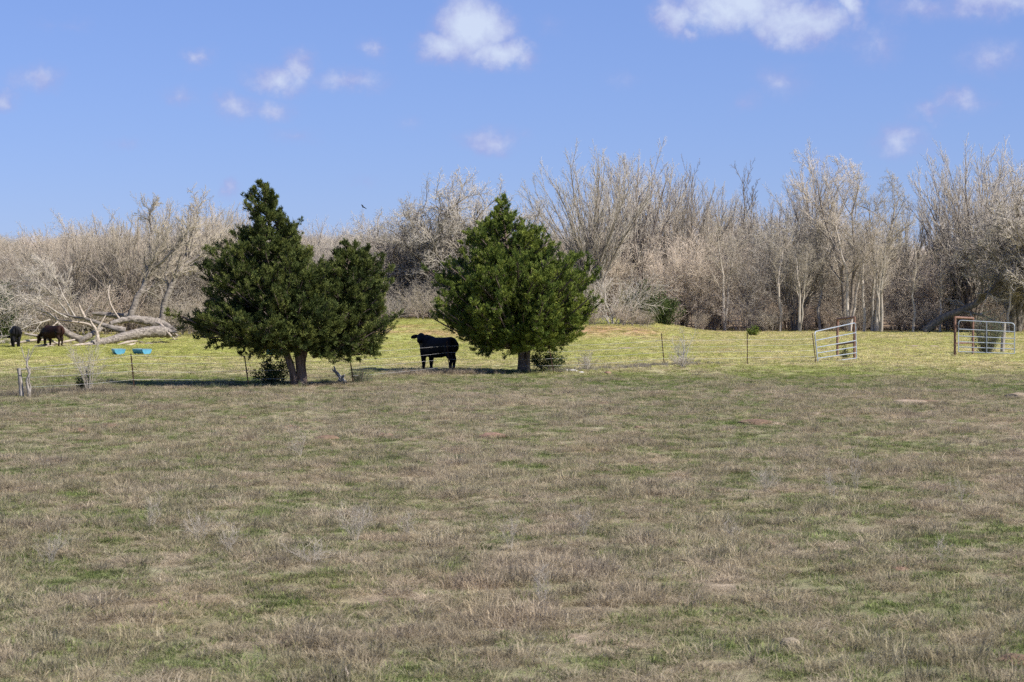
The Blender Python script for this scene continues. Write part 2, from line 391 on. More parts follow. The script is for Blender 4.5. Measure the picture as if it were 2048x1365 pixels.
# ------------------------------------------------------------------ scattered stuff (grass, far wood)
def scatter(name, protos, P, idx, rot, scl, col=None, label=None):
    c = bpy.data.collections.new(name+'_kinds')
    for i, o in enumerate(protos): c.objects.link(o)
    me = bpy.data.meshes.new(name); P = np.asarray(P, np.float32)
    me.vertices.add(len(P)); me.vertices.foreach_set('co', P.ravel())
    a = me.attributes.new('idx', 'INT', 'POINT'); a.data.foreach_set('value', np.asarray(idx, np.int32))
    for nm, v in (('rot', rot), ('scl', scl), ('tcol', col)):
        if v is None: continue
        a = me.attributes.new(nm, 'FLOAT_VECTOR', 'POINT'); a.data.foreach_set('vector', np.asarray(v, np.float32).ravel())
    o = link(name, me)
    ng = bpy.data.node_groups.new(name, 'GeometryNodeTree')
    ng.interface.new_socket('Geometry', in_out='INPUT', socket_type='NodeSocketGeometry')
    ng.interface.new_socket('Geometry', in_out='OUTPUT', socket_type='NodeSocketGeometry')
    N = ng.nodes; Lk = ng.links
    gi = N.new('NodeGroupInput'); go = N.new('NodeGroupOutput'); ip = N.new('GeometryNodeInstanceOnPoints'); ci = N.new('GeometryNodeCollectionInfo')
    ci.inputs['Collection'].default_value = c; ci.inputs['Separate Children'].default_value = True; ci.inputs['Reset Children'].default_value = True
    def na(nm, t):
        n = N.new('GeometryNodeInputNamedAttribute'); n.data_type = t; n.inputs[0].default_value = nm; return n.outputs[0]
    Lk.new(gi.outputs[0], ip.inputs['Points']); Lk.new(ci.outputs[0], ip.inputs['Instance']); ip.inputs['Pick Instance'].default_value = True
    Lk.new(na('idx', 'INT'), ip.inputs['Instance Index']); Lk.new(na('rot', 'FLOAT_VECTOR'), ip.inputs['Rotation']); Lk.new(na('scl', 'FLOAT_VECTOR'), ip.inputs['Scale'])
    Lk.new(ip.outputs[0], go.inputs[0])
    md = o.modifiers.new('scatter', 'NODES'); md.node_group = ng
    tag(o, label, None, None, 'stuff'); return o

def grass_mat():
    m = bpy.data.materials.new('grass_blade'); m.use_nodes = True; nt = m.node_tree; N = nt.nodes; Lk = nt.links; b = N['Principled BSDF']
    b.inputs['Roughness'].default_value = .9; b.inputs['Specular IOR Level'].default_value = .1
    a = N.new('ShaderNodeAttribute'); a.attribute_type = 'INSTANCER'; a.attribute_name = 'tcol'
    v = N.new('ShaderNodeAttribute'); v.attribute_name = 'var'
    mr = N.new('ShaderNodeMapRange'); Lk.new(v.outputs['Fac'], mr.inputs[0]); mr.inputs[3].default_value = .6; mr.inputs[4].default_value = 1.45
    hs = N.new('ShaderNodeHueSaturation'); Lk.new(a.outputs['Vector'], hs.inputs['Color']); Lk.new(mr.outputs[0], hs.inputs['Value'])
    Lk.new(hs.outputs[0], b.inputs['Base Color'])
    t = N.new('ShaderNodeBsdfTranslucent'); Lk.new(hs.outputs[0], t.inputs[0]); ms = N.new('ShaderNodeMixShader'); ms.inputs[0].default_value = .38
    Lk.new(b.outputs[0], ms.inputs[1]); Lk.new(t.outputs[0], ms.inputs[2]); Lk.new(ms.outputs[0], N['Material Output'].inputs[0])
    return m
GM = grass_mat()
def tuft(name, seed, n, rad, h, w, lean, rng):
    rng = np.random.default_rng(seed)
    r = rad*np.sqrt(rng.random(n)); a = rng.random(n)*2*math.pi
    B = np.stack([r*np.cos(a), r*np.sin(a), np.full(n, -.01)], -1)
    hh = h*rng.uniform(.45, 1.1, n); la = a+rng.normal(0, .9, n); ln = np.abs(rng.normal(lean, lean*.5, n))
    dirh = np.stack([np.cos(la), np.sin(la), np.zeros(n)], -1)
    mid = B+np.array([0, 0, 1])*hh[:, None]*.62+dirh*(hh*ln*.35)[:, None]
    tip = B+np.array([0, 0, 1])*(hh*(1.0-.25*ln))[:, None]+dirh*(hh*ln)[:, None]
    sa = rng.random(n)*math.pi; side = np.stack([np.cos(sa), np.sin(sa), np.zeros(n)], -1)*(w*rng.uniform(.6, 1.3, n))[:, None]/2
    V = np.stack([B-side, B+side, mid-side*.8, mid+side*.8, tip], 1).reshape(-1, 3); i = np.arange(n)*5
    me = mesh_np(name, V, [np.stack([i+2, i+3, i+4], -1), np.stack([i, i+1, i+3, i+2], -1)])
    at_ = me.attributes.new('var', 'FLOAT', 'POINT'); at_.data.foreach_set('value', np.repeat(rng.random(n), 5).astype(np.float32))
    me.materials.append(GM); return bpy.data.objects.new(name, me)
def build_grass():
    rng = np.random.default_rng(11)
    protos = [tuft('tuft_a%d' % i, 100+i, 70, .13, .17, .006, .9, rng) for i in range(3)]           # 0-2 dormant tufts
    protos += [tuft('tuft_b%d' % i, 120+i, 60, .13, .065, .008, .9, rng) for i in range(3)]        # 3-5 short green
    protos += [tuft('tuft_c%d' % i, 140+i, 90, .30, .10, .016, 1.0, rng) for i in range(2)]          # 6-7 wide far clumps
    protos += [tuft('tuft_d%d' % i, 150+i, 55, .16, .34, .008, .5, rng) for i in range(2)]           # 8-9 tall fence grass
    PX, IDX, ROT, SCL, TC = [], [], [], [], []
    def zone(d0, d1, dens, far, margin):
        area = .257*(d1*d1-d0*d0)*margin; n = int(area*dens)
        D = np.sqrt(rng.random(n)*(d1*d1-d0*d0)+d0*d0); x = (rng.random(n)-.5)*.514*margin*D; y = D
        ga = green_amount(x, y); col = ground_col(x, y)
        isg = rng.random(n) < np.clip(ga*1.15-.05, .04, .96)
        if far:
            idx = 6+rng.integers(0, 2, n); sc = rng.uniform(.6, 1.5, n)*(.75 if True else 1)
            hz = np.where(isg, .55, .8)
        else:
            idx = np.where(isg, 3+rng.integers(0, 3, n), rng.integers(0, 3, n)); sc = rng.uniform(.55, 1.25, n)
            clump = fbm(x/.9, y/1.3, 201, 3); hz = np.where(isg, rng.uniform(.7, 1.3, n), np.clip(.08+1.5*(clump-.25), .2, 1.1)*np.where(rng.random(n) < .08, 1.6, 1.0))
        fr = sm(64, 100, D)[:, None]
        v = rng.random((n, 1)); dead = (DEAD*(1-v)+DEADG*v)*(1-fr)+STRAW*fr
        grn = (GREEN*(1-fr)+BRIGHT*fr)*rng.uniform(.75, 1.25, (n, 1))
        c = np.where(isg[:, None], grn, dead)*.55+col*.45
        c = c*rng.uniform(.74, 1.28, (n, 1))*(.84+.34*fbm(x/.45, y/.7, 303, 3))[:, None]
        keep = .3*sm(.70, .82, fbm(x/1.6+50, y/2.6, 91, 4)) < rng.random(n)
        P = np.stack([x, y, g(x, y)], -1)
        rot = np.stack([rng.normal(0, .12, n), rng.normal(0, .12, n), rng.random(n)*6.28], -1)
        s3 = np.stack([sc, sc, sc*hz], -1)
        for L, v_ in ((PX, P), (IDX, idx), (ROT, rot), (SCL, s3), (TC, c)): L.append(v_[keep])
    zone(12.5, 38, 62, False, 1.25)
    zone(38, 76, 34, False, 1.15)
    zone(76, 186, 7, True, 1.1)
    # uncut tall grass along the fence line, at the cow's feet and round the fallen tree
    def strip(pts, n, wid, hs=1.0, colr=(.30, .26, .20)):
        pts = [at(*p) for p in pts]
        t = rng.random(n)*(len(pts)-1); i = t.astype(int); f = t-i
        A = np.array([list(p) for p in pts]); q = A[i]*(1-f)[:, None]+A[np.minimum(i+1, len(pts)-1)]*f[:, None]
        q[:, 0] += rng.normal(0, .35, n); q[:, 1] += rng.normal(0, wid, n); q[:, 2] = g(q[:, 0], q[:, 1])
        PX.append(q); IDX.append(8+rng.integers(0, 2, n)); ROT.append(np.stack([rng.normal(0, .2, n), rng.normal(0, .2, n), rng.random(n)*6.28], -1))
        s = rng.uniform(.5, 1.15, n)*hs; SCL.append(np.stack([s, s, s*rng.uniform(.6, 1.1, n)], -1)); TC.append(np.array(colr)*rng.uniform(.6, 1.35, (n, 1)))
    strip([(0, 796), (60, 792), (140, 786), (260, 782)], 110, .35, .9, (.22, .19, .14))
    strip([(265, 780), (492, 777), (600, 772), (706, 768)], 90, .4, .7, (.17, .19, .10))
    strip([(790, 752), (830, 751), (880, 749), (930, 749), (970, 748)], 190, .3, 1.0, (.36, .30, .22))
    strip([(960, 748), (1047, 746), (1107, 745)], 60, .4, .7, (.20, .21, .11))
    strip([(1107, 745), (1190, 740), (1260, 736), (1330, 731), (1400, 729)], 170, .35, .8, (.29, .26, .21))
    strip([(1400, 729), (1500, 728), (1630, 725)], 40, .3, .6, (.27, .27, .14))
    scatter('grass', protos, np.concatenate(PX), np.concatenate(IDX), np.concatenate(ROT), np.concatenate(SCL), np.concatenate(TC), 'dormant straw and green pasture grass')
build_grass()

# ------------------------------------------------------------------ bare trees
def grow_children(P, R, sp, rng):
    N, K, _ = P.shape; n = sp['n']; Mn = N*n
    par = np.repeat(np.arange(N), n); i = np.tile(np.arange(n), N)
    t0, t1 = sp.get('t', (.25, .98)); t = t0+(t1-t0)*((i+rng.random(Mn))/n)
    f = t*(K-1); k = np.minimum(f.astype(int), K-2); f = f-k
    st = P[par, k]*(1-f)[:, None]+P[par, k+1]*f[:, None]; r0 = R[par, k]*(1-f)+R[par, k+1]*f
    T = norm(P[par, k+1]-P[par, k])
    plen = np.linalg.norm(np.diff(P, axis=1), axis=-1).sum(1)[par]
    az = i*2.399+rng.random(Mn)*1.6+par*1.3
    ref = np.where(np.abs(T[:, 2:3]) > .8, np.array([[1., 0, 0]]), np.array([[0, 0, 1.]]))
    e1 = norm(np.cross(T, ref)); e2 = np.cross(T, e1)
    lo, hi = sp['ang']; an = np.radians(rng.uniform(lo, hi, Mn))
    d = T*np.cos(an)[:, None]+(e1*np.cos(az)[:, None]+e2*np.sin(az)[:, None])*np.sin(an)[:, None]
    d = norm(d+np.array([0, 0, 1])*sp.get('up', .1))
    lo, hi = sp['len']; L = plen*rng.uniform(lo, hi, Mn)*(1-sp.get('tl', .45)*t)
    if 'lmin' in sp: L = np.maximum(L, sp['lmin'])
    K2 = sp['K']; Q = np.empty((Mn, K2, 3)); Q[:, 0] = st; step = (L/(K2-1))[:, None]
    for q in range(1, K2):
        d = norm(d+rng.normal(0, sp.get('wob', .15), (Mn, 3))+np.array([0, 0, 1])*sp.get('trop', .05))
        Q[:, q] = Q[:, q-1]+d*step
    rr = np.maximum(r0*sp['r'], sp.get('rmin', .008))
    RR = rr[:, None]*np.linspace(1, sp.get('tip', .3), K2)[None]
    return Q, RR
def bare_tree(stems, specs, seed, split=1, sides=(7, 5, 4, 3, 3)):
    """stems: list of control polylines (x,y,z,r). returns (trunk mesh, crown mesh, height)"""
    rng = np.random.default_rng(seed)
    S = np.array([poly_smooth(s, 10) for s in stems]); P, R = S[..., :3], np.maximum(S[..., 3], .0012)
    P = P+np.concatenate([np.zeros((len(P), 1, 3)), rng.normal(0, 1, (len(P), 9, 3))*np.minimum(.05, R[:, :1]*.35)[..., None]], 1)
    a, b = MB(), MB(); tubes(a, P, R, sides[0], rough=.08, rng=rng)
    for l, sp in enumerate(specs):
        P, R = grow_children(P, R, sp, rng)
        if sp['K'] == 2: cones(b, P, R*1.1)
        else: tubes(a if l < split else b, P, R, sides[min(l+1, 4)])
    return a, b
PROTO = {}
def proto(name, mats, *args, **kw):
    a, b = bare_tree(*args, **kw)
    ma, mb_ = a.mesh(name+'_trunk'), b.mesh(name+'_crown')
    ma.materials.append(M[mats[0]]); mb_.materials.append(M[mats[1]])
    v = np.empty(len(mb_.vertices)*3, np.float32); mb_.vertices.foreach_get('co', v); hgt = float(np.percentile(v.reshape(-1, 3)[:, 2], 99.7))
    PROTO[name] = (ma, mb_, hgt)
def fan(n, h, spread, r, seed, z0=0.0, crook=.3, base=.15, dome=0.0):
    rng = np.random.default_rng(seed); out = []
    for i in range(n):
        a = i/n*6.283+rng.uniform(-.5, .5); sp = spread*(rng.uniform(.5, 1.1) if not dome else 1.05*(i % 3+.6+.5*rng.random())/3); hh = h*rng.uniform(.88, 1.05)*(1-dome*(sp/spread)**2) if dome else h*rng.uniform(.78, 1.05); pts = []
        for t in (0, .2, .45, .72, 1):
            o = sp*t**1.35; pts.append((base*math.cos(a)*(1-t)+o*math.cos(a)+rng.normal(0, crook)*t*.6, base*math.sin(a)*(1-t)+o*math.sin(a)+rng.normal(0, crook)*t*.6, z0+hh*t, r*(1-.82*t)*rng.uniform(.85, 1.1)))
        out.append(pts)
    return out
# vase-shaped elms
VASE = [dict(n=10, t=(.25, .98), ang=(22, 52), len=(.38, .62), K=7, wob=.13, trop=.015, r=.52, up=.08, tl=.5, rmin=.026),
        dict(n=9, t=(.15, .98), ang=(24, 58), len=(.40, .62), K=5, wob=.16, trop=.02, r=.5, up=.08, rmin=.016),
        dict(n=8, t=(.1, .99), ang=(20, 52), len=(.42, .72), K=3, wob=.14, trop=.03, r=.6, up=.08, rmin=.0085, tip=.5),
        dict(n=3, t=(.2, .99), ang=(18, 50), len=(.55, .95), K=2, wob=.12, trop=.02, r=.75, rmin=.0072)]
def dome_stems(n, h, w, r, seed, split=(.10, .30), crook=.15, drop=.26, lift=.0, z0=0.0, nb=3):
    """long limbs fanning from a few low forks to an even dome of tips"""
    rng = np.random.default_rng(seed); out = []
    for i in range(n):
        s_ = math.sqrt((i+.4)/n); ph = i*2.399+rng.normal(0, .2); tx, ty = w*s_*math.cos(ph), w*s_*math.sin(ph); tz = h*(1-drop*s_*s_)*rng.uniform(.93, 1.03)
        k = i % nb; bx, by = .22*math.cos(k*2.1), .22*math.sin(k*2.1); zs = h*rng.uniform(*split)*(1-.5*s_)+z0
        j = lambda q: rng.normal(0, crook*q)
        out.append([(bx, by, 0, r), (bx*1.6+.06*tx, by*1.6+.06*ty, zs, r*.85), (.28*tx+j(.6), .28*ty+j(.6), zs+(tz-zs)*(.34+lift), r*.55), (.62*tx+j(1), .62*ty+j(1), zs+(tz-zs)*(.68+lift), r*.33), (tx, ty, tz, r*.1)])
    return out
BROOM = [dict(n=11, t=(.30, .985), ang=(10, 28), len=(.16, .30), K=5, wob=.09, trop=.04, r=.6, up=.12, tl=.3, rmin=.020),
         dict(n=9, t=(.12, .98), ang=(14, 36), len=(.30, .52), K=3, wob=.10, trop=.03, r=.6, up=.06, rmin=.011, tip=.5),
         dict(n=5, t=(.15, .98), ang=(14, 42), len=(.40, .75), K=2, wob=.1, trop=.02, r=.75, rmin=.0085)]
proto('vase_a', ('bark', 'twig_pale'), dome_stems(26, 12, 5.6, .13, 1), BROOM, 1)
proto('vase_c', ('bark', 'twig_pale'), dome_stems(20, 12, 3.6, .13, 3), BROOM, 3)
proto('vase_d', ('bark', 'twig_tan'), dome_stems(24, 10, 5.6, .12, 4, crook=.3, drop=.32), BROOM, 4)
# gnarled oak: crooked heavy limbs
OAK = [dict(n=10, t=(.25, .98), ang=(28, 65), len=(.20, .40), K=7, wob=.30, trop=.05, r=.55, up=.12, tl=.3, rmin=.032),
       dict(n=8, t=(.15, .98), ang=(25, 65), len=(.36, .62), K=4, wob=.30, trop=.06, r=.55, up=.12, rmin=.018),
       dict(n=6, t=(.15, .99), ang=(25, 65), len=(.42, .75), K=3, wob=.25, trop=.03, r=.6, rmin=.011, tip=.5),
       dict(n=2, t=(.25, .99), ang=(25, 60), len=(.5, .9), K=2, wob=.2, trop=.03, r=.75, rmin=.009)]
proto('oak_a', ('bark_dark', 'twig_pale'), dome_stems(15, 9, 6.0, .20, 14, split=(.22, .34), crook=.75, drop=.38, lift=.06, z0=.4, nb=2), OAK, 14)
proto('oak_b', ('bark_dark', 'twig_pale'), dome_stems(12, 9, 5.0, .20, 15, split=(.2, .4), crook=.85, drop=.42, lift=.06, z0=.4, nb=2), OAK, 15)
# thicket trees: many fine stems
TH = [dict(n=8, t=(.15, .97), ang=(22, 55), len=(.45, .75), K=6, wob=.18, trop=.01, r=.55, up=.12, tl=.35, rmin=.022),
      dict(n=8, t=(.1, .98), ang=(25, 62), len=(.40, .65), K=4, wob=.2, trop=.0, r=.6, up=.06, rmin=.015),
      dict(n=6, t=(.1, .99), ang=(25, 60), len=(.45, .75), K=3, wob=.18, trop=.0, r=.65, up=.04, rmin=.010, tip=.4),
      dict(n=2, t=(.2, .99), ang=(20, 55), len=(.5, .85), K=2, wob=.15, trop=.0, r=.75, rmin=.008)]
for i, (mt, st) in enumerate((('twig_tan', fan(6, 7.2, 2.8, .10, 31)), ('twig_brown', fan(7, 6.4, 3.2, .09, 32)), ('twig_brown', fan(5, 8.2, 2.0, .11, 33)), ('twig_grey', fan(6, 7.0, 3.0, .10, 34)))):
    proto('thicket_%s' % 'abcd'[i], ('bark', mt), st, TH, 40+i)
# slender pale-stemmed trees
SL = [dict(n=12, t=(.38, .98), ang=(25, 55), len=(.22, .38), K=5, wob=.16, trop=.06, r=.42, up=.25, rmin=.016),
      dict(n=8, t=(.15, .98), ang=(25, 60), len=(.4, .65), K=4, wob=.18, trop=.02, r=.55, rmin=.011),
      dict(n=9, t=(.1, .99), ang=(25, 65), len=(.5, .85), K=2, wob=.2, trop=.0, r=.65, rmin=.0085, tip=.45)]
proto('slender_a', ('bark_pale', 'twig_tan'), [[(0, 0, 0, .15), (.15, 0, 2.5, .13), (-.1, .1, 5, .10), (.3, 0, 7.5, .07), (.2, 0, 10.2, .02)]], SL, 51)
proto('slender_b', ('bark_pale', 'twig_tan'), [[(0, 0, 0, .15), (-.2, 0, 2.2, .13), (-.25, .1, 4.6, .10), (-.8, 0, 7.2, .07), (-1.1, 0, 9.6, .02)], [(0, 0, .1, .11), (.35, .1, 2.2, .09), (.7, .1, 4.6, .075), (1.2, 0, 7, .05), (1.4, 0, 8.8, .02)]], SL, 52)
# tall broad crowns over bare boles
TALL = [dict(n=9, t=(.35, .98), ang=(25, 52), len=(.36, .55), K=8, wob=.18, trop=.06, r=.55, up=.2, rmin=.03),
        dict(n=8, t=(.2, .98), ang=(25, 55), len=(.36, .58), K=5, wob=.2, trop=.05, r=.5, up=.1, rmin=.015),
        dict(n=8, t=(.15, .99), ang=(25, 60), len=(.34, .58), K=4, wob=.2, trop=.03, r=.55, rmin=.011),
        dict(n=6, t=(.12, .99), ang=(25, 60), len=(.55, .95), K=2, wob=.2, trop=.0, r=.75, rmin=.0075)]
proto('tall_a', ('bark', 'twig_brown'), [[(0, 0, 0, .26), (-.1, 0, 3, .22), (-.7, 0, 6.5, .17), (-1.9, .2, 10.5, .10), (-2.6, .1, 14.0, .03)], [(.5, .2, 0, .2), (.6, 0, 3.2, .18), (.9, 0, 6.8, .13), (.7, .2, 10.5, .08), (1.2, .1, 13.6, .03)]], TALL, 61)
proto('tall_b', ('bark_pale', 'twig_tan'), [[(0, 0, 0, .25), (.2, 0, 3, .21), (.5, 0, 6, .16), (1.5, .2, 9.3, .10), (1.9, .1, 12.0, .03)], [(-.3, .2, 0, .16), (-.3, 0, 3.2, .14), (-.1, 0, 6.2, .11), (-.6, .2, 9.2, .07), (-.5, .1, 11.6, .03)]], TALL, 62)
# dead snag
SN = [dict(n=20, t=(.28, .97), ang=(15, 38), len=(.16, .34), K=6, wob=.12, trop=.10, r=.45, up=.3, rmin=.03),
      dict(n=5, t=(.3, .98), ang=(20, 45), len=(.3, .5), K=4, wob=.15, trop=.08, r=.5, up=.2, rmin=.02, tip=.5),
      dict(n=3, t=(.3, .98), ang=(20, 50), len=(.35, .6), K=3, wob=.15, trop=.05, r=.5, rmin=.014, tip=.5)]
proto('snag', ('bark_dark', 'bark_dark'), [[(0, 0, 0, .13), (.05, 0, 4, .11), (-.1, 0, 8, .085), (.1, 0, 12, .05), (-.2, 0, 15.5, .02)], [(.1, 0, 6, .08), (.4, 0, 8, .07), (.7, 0, 10, .055), (.75, 0, 12, .04), (1.0, 0, 14.4, .02)]], SN, 71)
# low bare brush
BR = [dict(n=9, t=(.08, .97), ang=(20, 55), len=(.45, .75), K=5, wob=.2, trop=.0, r=.55, up=.1, rmin=.011),
      dict(n=8, t=(.1, .98), ang=(25, 65), len=(.4, .7), K=3, wob=.22, trop=-.02, r=.6, rmin=.008, tip=.5)]
proto('brush_a', ('bark', 'brushwood'), fan(11, 2.6, 1.9, .035, 81, crook=.25, base=.5), BR, 82)
proto('brush_b', ('bark', 'twig_tan'), fan(12, 2.2, 2.2, .035, 83, crook=.3, base=.6), BR, 84)
proto('brush_c', ('bark_pale', 'twig_grey'), fan(10, 2.6, 3.0, .045, 85, crook=.3, base=.4), [dict(BR[0], trop=-.07, up=0), dict(BR[1], trop=-.08)], 86)

NAMES = dict(vase='elm_tree', oak='oak_tree', thicket='thicket_tree', slender='slender_tree', tall='tall_tree', snag='dead_tree', brush='bare_shrub')
TR = random.Random(5)
def place(kind, px, D, top=None, height=None, label=None, cat='tree', group=None, rz=None, sx=1.0, dz=0.0, tilt=(0, 0)):
    a, b, hgt = PROTO[kind]; p = gp(px, D); p.z += dz-.05
    hh = height if height else (pt(px, top, D).z-p.z)
    s = hh/hgt
    r = empty(NAMES[kind.split('_')[0]], p, TR.uniform(0, 6.28) if rz is None else rz)
    r.scale = (s*sx, s*sx, s); r.rotation_euler = (tilt[0], tilt[1], r.rotation_euler[2])
    link('trunk' if cat == 'tree' else 'stems', a, None, r); link('crown' if cat == 'tree' else 'twigs', b, None, r)
    return tag(r, label, cat, group)

# named trees of the wood edge
place('oak_a', 940, 178, 345, label='big gnarled bare oak with dark crooked limbs, half behind the single-trunk cedar', rz=2.2, sx=.95)
place('oak_b', 868, 180, 372, label='gnarled bare oak with forked dark trunk in the gap between the cedars', rz=3.4, sx=1.05)
place('oak_a', 798, 181, 420, label='lower spreading bare oak, its crown nearest the twin-trunk cedar', rz=.4, sx=1.15)
place('vase_a', 1185, 175, 296, label='tall bare vase-shaped elm rising just behind the single-trunk cedar', rz=.5)
place('vase_c', 1275, 187, 303, label='tall bare elm with narrow upright branches, second tall crown from the single-trunk cedar', rz=1.4, sx=1.15)
place('vase_d', 1368, 192, 352, label='thin bare elm between the upright elm and the dark dead tree', rz=.2, sx=.7)
place('snag', 1383, 188, 312, label='pale leafless pole of a tree standing above the thicket, left of the dark snag', rz=2.5, sx=.7)
place('snag', 1487, 190, 318, label='narrow dark dead tree alone against the sky', rz=.1, sx=1.05)
place('tall_a', 1690, 177, 300, label='tallest bare tree behind the tilted gate, branches fanning to both sides', rz=0)
place('tall_b', 1752, 174, 345, label='pale-trunked bare tree between the two gates, crown leaning to the gap', rz=.2)
place('tall_a', 1600, 190, 372, label='smaller reddish bare tree with rounded crown, left of the tallest bare tree', rz=1.2, sx=.75)
place('vase_a', 1945, 180, 288, label='tall bare elm above the right-hand gate with fan of fine twigs', rz=2.6, sx=.95)
place('oak_b', 2035, 172, 360, label='bare grey oak at the right edge, heavy with tangled twigs', rz=1.1, sx=1.1)
place('oak_a', 2075, 168, 330, label='bare oak cut by the right edge of the view', rz=3.1, sx=.9)
place('vase_d', 320, 150, 402, label='bare tan tree fanning up behind the fallen trunk', rz=.9, sx=.95)
place('vase_d', 425, 153, 405, label='bare tan tree between the fallen trunk and the twin-trunk cedar', rz=2.0, sx=.9)
place('vase_d', 205, 155, 432, label='bare tan tree above the heap of dead branches', rz=2.9, sx=1.0)
for px, D, top, k, sx, lb in ((1060, 186, 395, 'vase_c', 1.0, 'grey bare tree whose crown shows between the two tall elms and the cedar top'), (1235, 192, 322, 'vase_a', .75, 'bare elm filling the gap between the two tall elms'), (1335, 190, 335, 'vase_a', .7, 'bare elm on the near side of the pale leafless pole'),
                       (1430, 194, 372, 'vase_d', .7, 'rounded bare tree between the pale pole and the dark dead tree'), (1545, 190, 400, 'vase_d', .75, 'low rounded bare tree just right of the dark dead tree'), (1640, 186, 308, 'vase_c', .9, 'fine-twigged bare tree left of the tallest one behind the tilted gate'),
                       (1800, 192, 400, 'vase_d', .8, 'low bare tree in the dip between the two gates'), (1885, 190, 335, 'vase_c', .8, 'bare elm left of the tall fan above the right-hand gate'), (2010, 186, 305, 'vase_a', .8, 'bare elm at the far right behind the grey oak'),
                       (60, 158, 462, 'vase_d', 1.15, 'wide bare tan tree above the black grazing cow'), (130, 150, 445, 'vase_d', 1.1, 'wide bare tan tree above the red-brown cow'), (265, 148, 425, 'vase_d', 1.0, 'rounded bare tree directly over the fallen trunk'), (470, 160, 425, 'vase_c', 1.1, 'bare tree half behind the taller cedar'),
                       (640, 190, 440, 'vase_a', 1.0, 'pale bare tree just right of the taller cedar top'), (730, 188, 435, 'vase_a', .9, 'pale bare tree over the lower cedar peak')):
    place(k, px, D, top, label=lb, rz=TR.uniform(0, 6.28), sx=sx)
for px, D, top, k, lb in ((1640, 178, 420, 'slender_a', 'slender pale trunk just left of the tilted gate'), (1700, 173, 400, 'slender_b', 'pair of pale stems directly behind the tilted gate'),
                      (1728, 172, 430, 'slender_a', 'straight white-barked stem just right of the tilted gate'), (1762, 171, 440, 'slender_b', 'pale forked stems midway between the gates'),
                      (1826, 171, 470, 'slender_a', 'lone pale stem before the dark hollow of the wood'), (1880, 172, 500, 'slender_a', 'thin pale stem beside the leaning dark trunk'),
                      (1560, 174, 440, 'slender_a', 'slender stem behind the cedar seedling'), (1600, 173, 470, 'slender_b', 'forked pale stems right of the cedar seedling'),
                      (1450, 177, 430, 'slender_b', 'pale forked stem behind the bare bush on the fence'), (2018, 168, 470, 'slender_a', 'straight pale trunk behind the far end of the right-hand gate')):
    place(k, px, D, top, label=lb, rz=TR.uniform(0, 6.28), sx=1.15)

# the wood behind: individual thicket trees in rows
def thicket(u0, u1, rows, tops, step, kinds, label, group, hvar=.2):
    n = 0
    for D in rows:
        stp = step/D*F; u = u0+TR.uniform(0, stp)
        while u < u1:
            top = np.interp(u, [t[0] for t in tops], [t[1] for t in tops])
            d = D+TR.uniform(-3, 3); uu = u+TR.uniform(-.3, .3)*stp
            base = gp(uu, d).z; hh = (pt(uu, top, d).z-base)*TR.uniform(1-hvar*1.6, 1+hvar*.35)
            k = TR.choice(kinds); place(k, uu, d, height=hh, label=label, group=group, sx=TR.uniform(.85, 1.25)*min(1.3, max(.8, 7/ max(hh, 3)))); n += 1
            u += stp
    return n
T4 = ['thicket_a', 'thicket_b', 'thicket_c', 'thicket_d']
RT = [(1080, 405), (1180, 415), (1330, 405), (1450, 415), (1560, 405), (1640, 420), (1760, 445), (1850, 462), (1960, 425), (2150, 400)]
nt_ = thicket(1130, 2130, (181, 189, 198, 209, 222), RT, 4.2, ['thicket_b', 'thicket_b', 'thicket_d', 'thicket_c'], 'bare grey-brown tree packed into the wood right of the single-trunk cedar', 'bare trees packed in the right-hand wood')
nt_ += thicket(560, 1150, (186, 195, 206, 220), [(560, 462), (700, 455), (760, 440), (900, 425), (1050, 420), (1150, 415)], 4.6, ['thicket_d', 'thicket_d', 'thicket_a', 'thicket_a'], 'bare grey tree packed into the wood seen between the two cedars', 'bare trees packed between the cedars')
nt_ += thicket(-60, 540, (151, 160, 171, 184), [(-60, 488), (60, 470), (140, 440), (240, 430), (330, 418), (480, 420), (540, 430)], 3.8, ['thicket_a', 'thicket_a', 'thicket_d', 'thicket_a'], 'bare tan tree packed into the wood behind the fallen trunk', 'bare trees packed behind the fallen trunk')
# understorey brush along the wood edge
def brush(u0, u1, rows, hts, step, kinds, label, group):
    for D in rows:
        stp = step/D*F; u = u0+TR.uniform(0, stp)
        while u < u1:
            place(TR.choice(kinds), u+TR.uniform(-.3, .3)*stp, D+TR.uniform(-2, 2), height=TR.uniform(*hts), label=label, cat='shrub', group=group, sx=TR.uniform(.85, 1.2)); u += stp
brush(1215, 1560, (175, 182), (1.2, 3.8), 2.6, ['brush_a', 'brush_a', 'brush_b'], 'bare brown shrub at the foot of the wood behind the bare fence bush', 'bare shrubs under the middle of the wood')
brush(1560, 2110, (178, 184), (2.4, 4.0), 2.6, ['brush_a', 'brush_b'], 'bare brown shrub in the dark hollow of the wood behind the gates', 'bare shrubs under the wood behind the gates')
brush(560, 1180, (173, 177), (2.2, 4.6), 2.4, ['brush_c', 'brush_b', 'brush_b'], 'bare grey shrub at the wood edge behind the standing cow', 'bare shrubs behind the standing cow')
brush(-40, 470, (143, 149), (2.0, 4.4), 2.4, ['brush_b', 'brush_c', 'brush_a'], 'bare shrub at the wood edge behind the fallen trunk', 'bare shrubs behind the fallen trunk')
place('brush_c', 1232, 158, height=4.6, label='pale drooping bare bush beside the single-trunk cedar', cat='shrub', rz=.6, sx=1.1)
place('brush_a', 1255, 150, height=1.7, label='brown mound of dead brush on the bank right of the single-trunk cedar', cat='shrub', rz=.6, sx=1.4)
place('brush_a', 1288, 152, height=1.3, label='low dead brush at the right end of the bank', cat='shrub', rz=2.6, sx=1.3)
place('brush_a', 1185, 151, height=1.2, label='low dark brush on the bank under the cedar branches', cat='shrub', rz=1.6, sx=1.3)

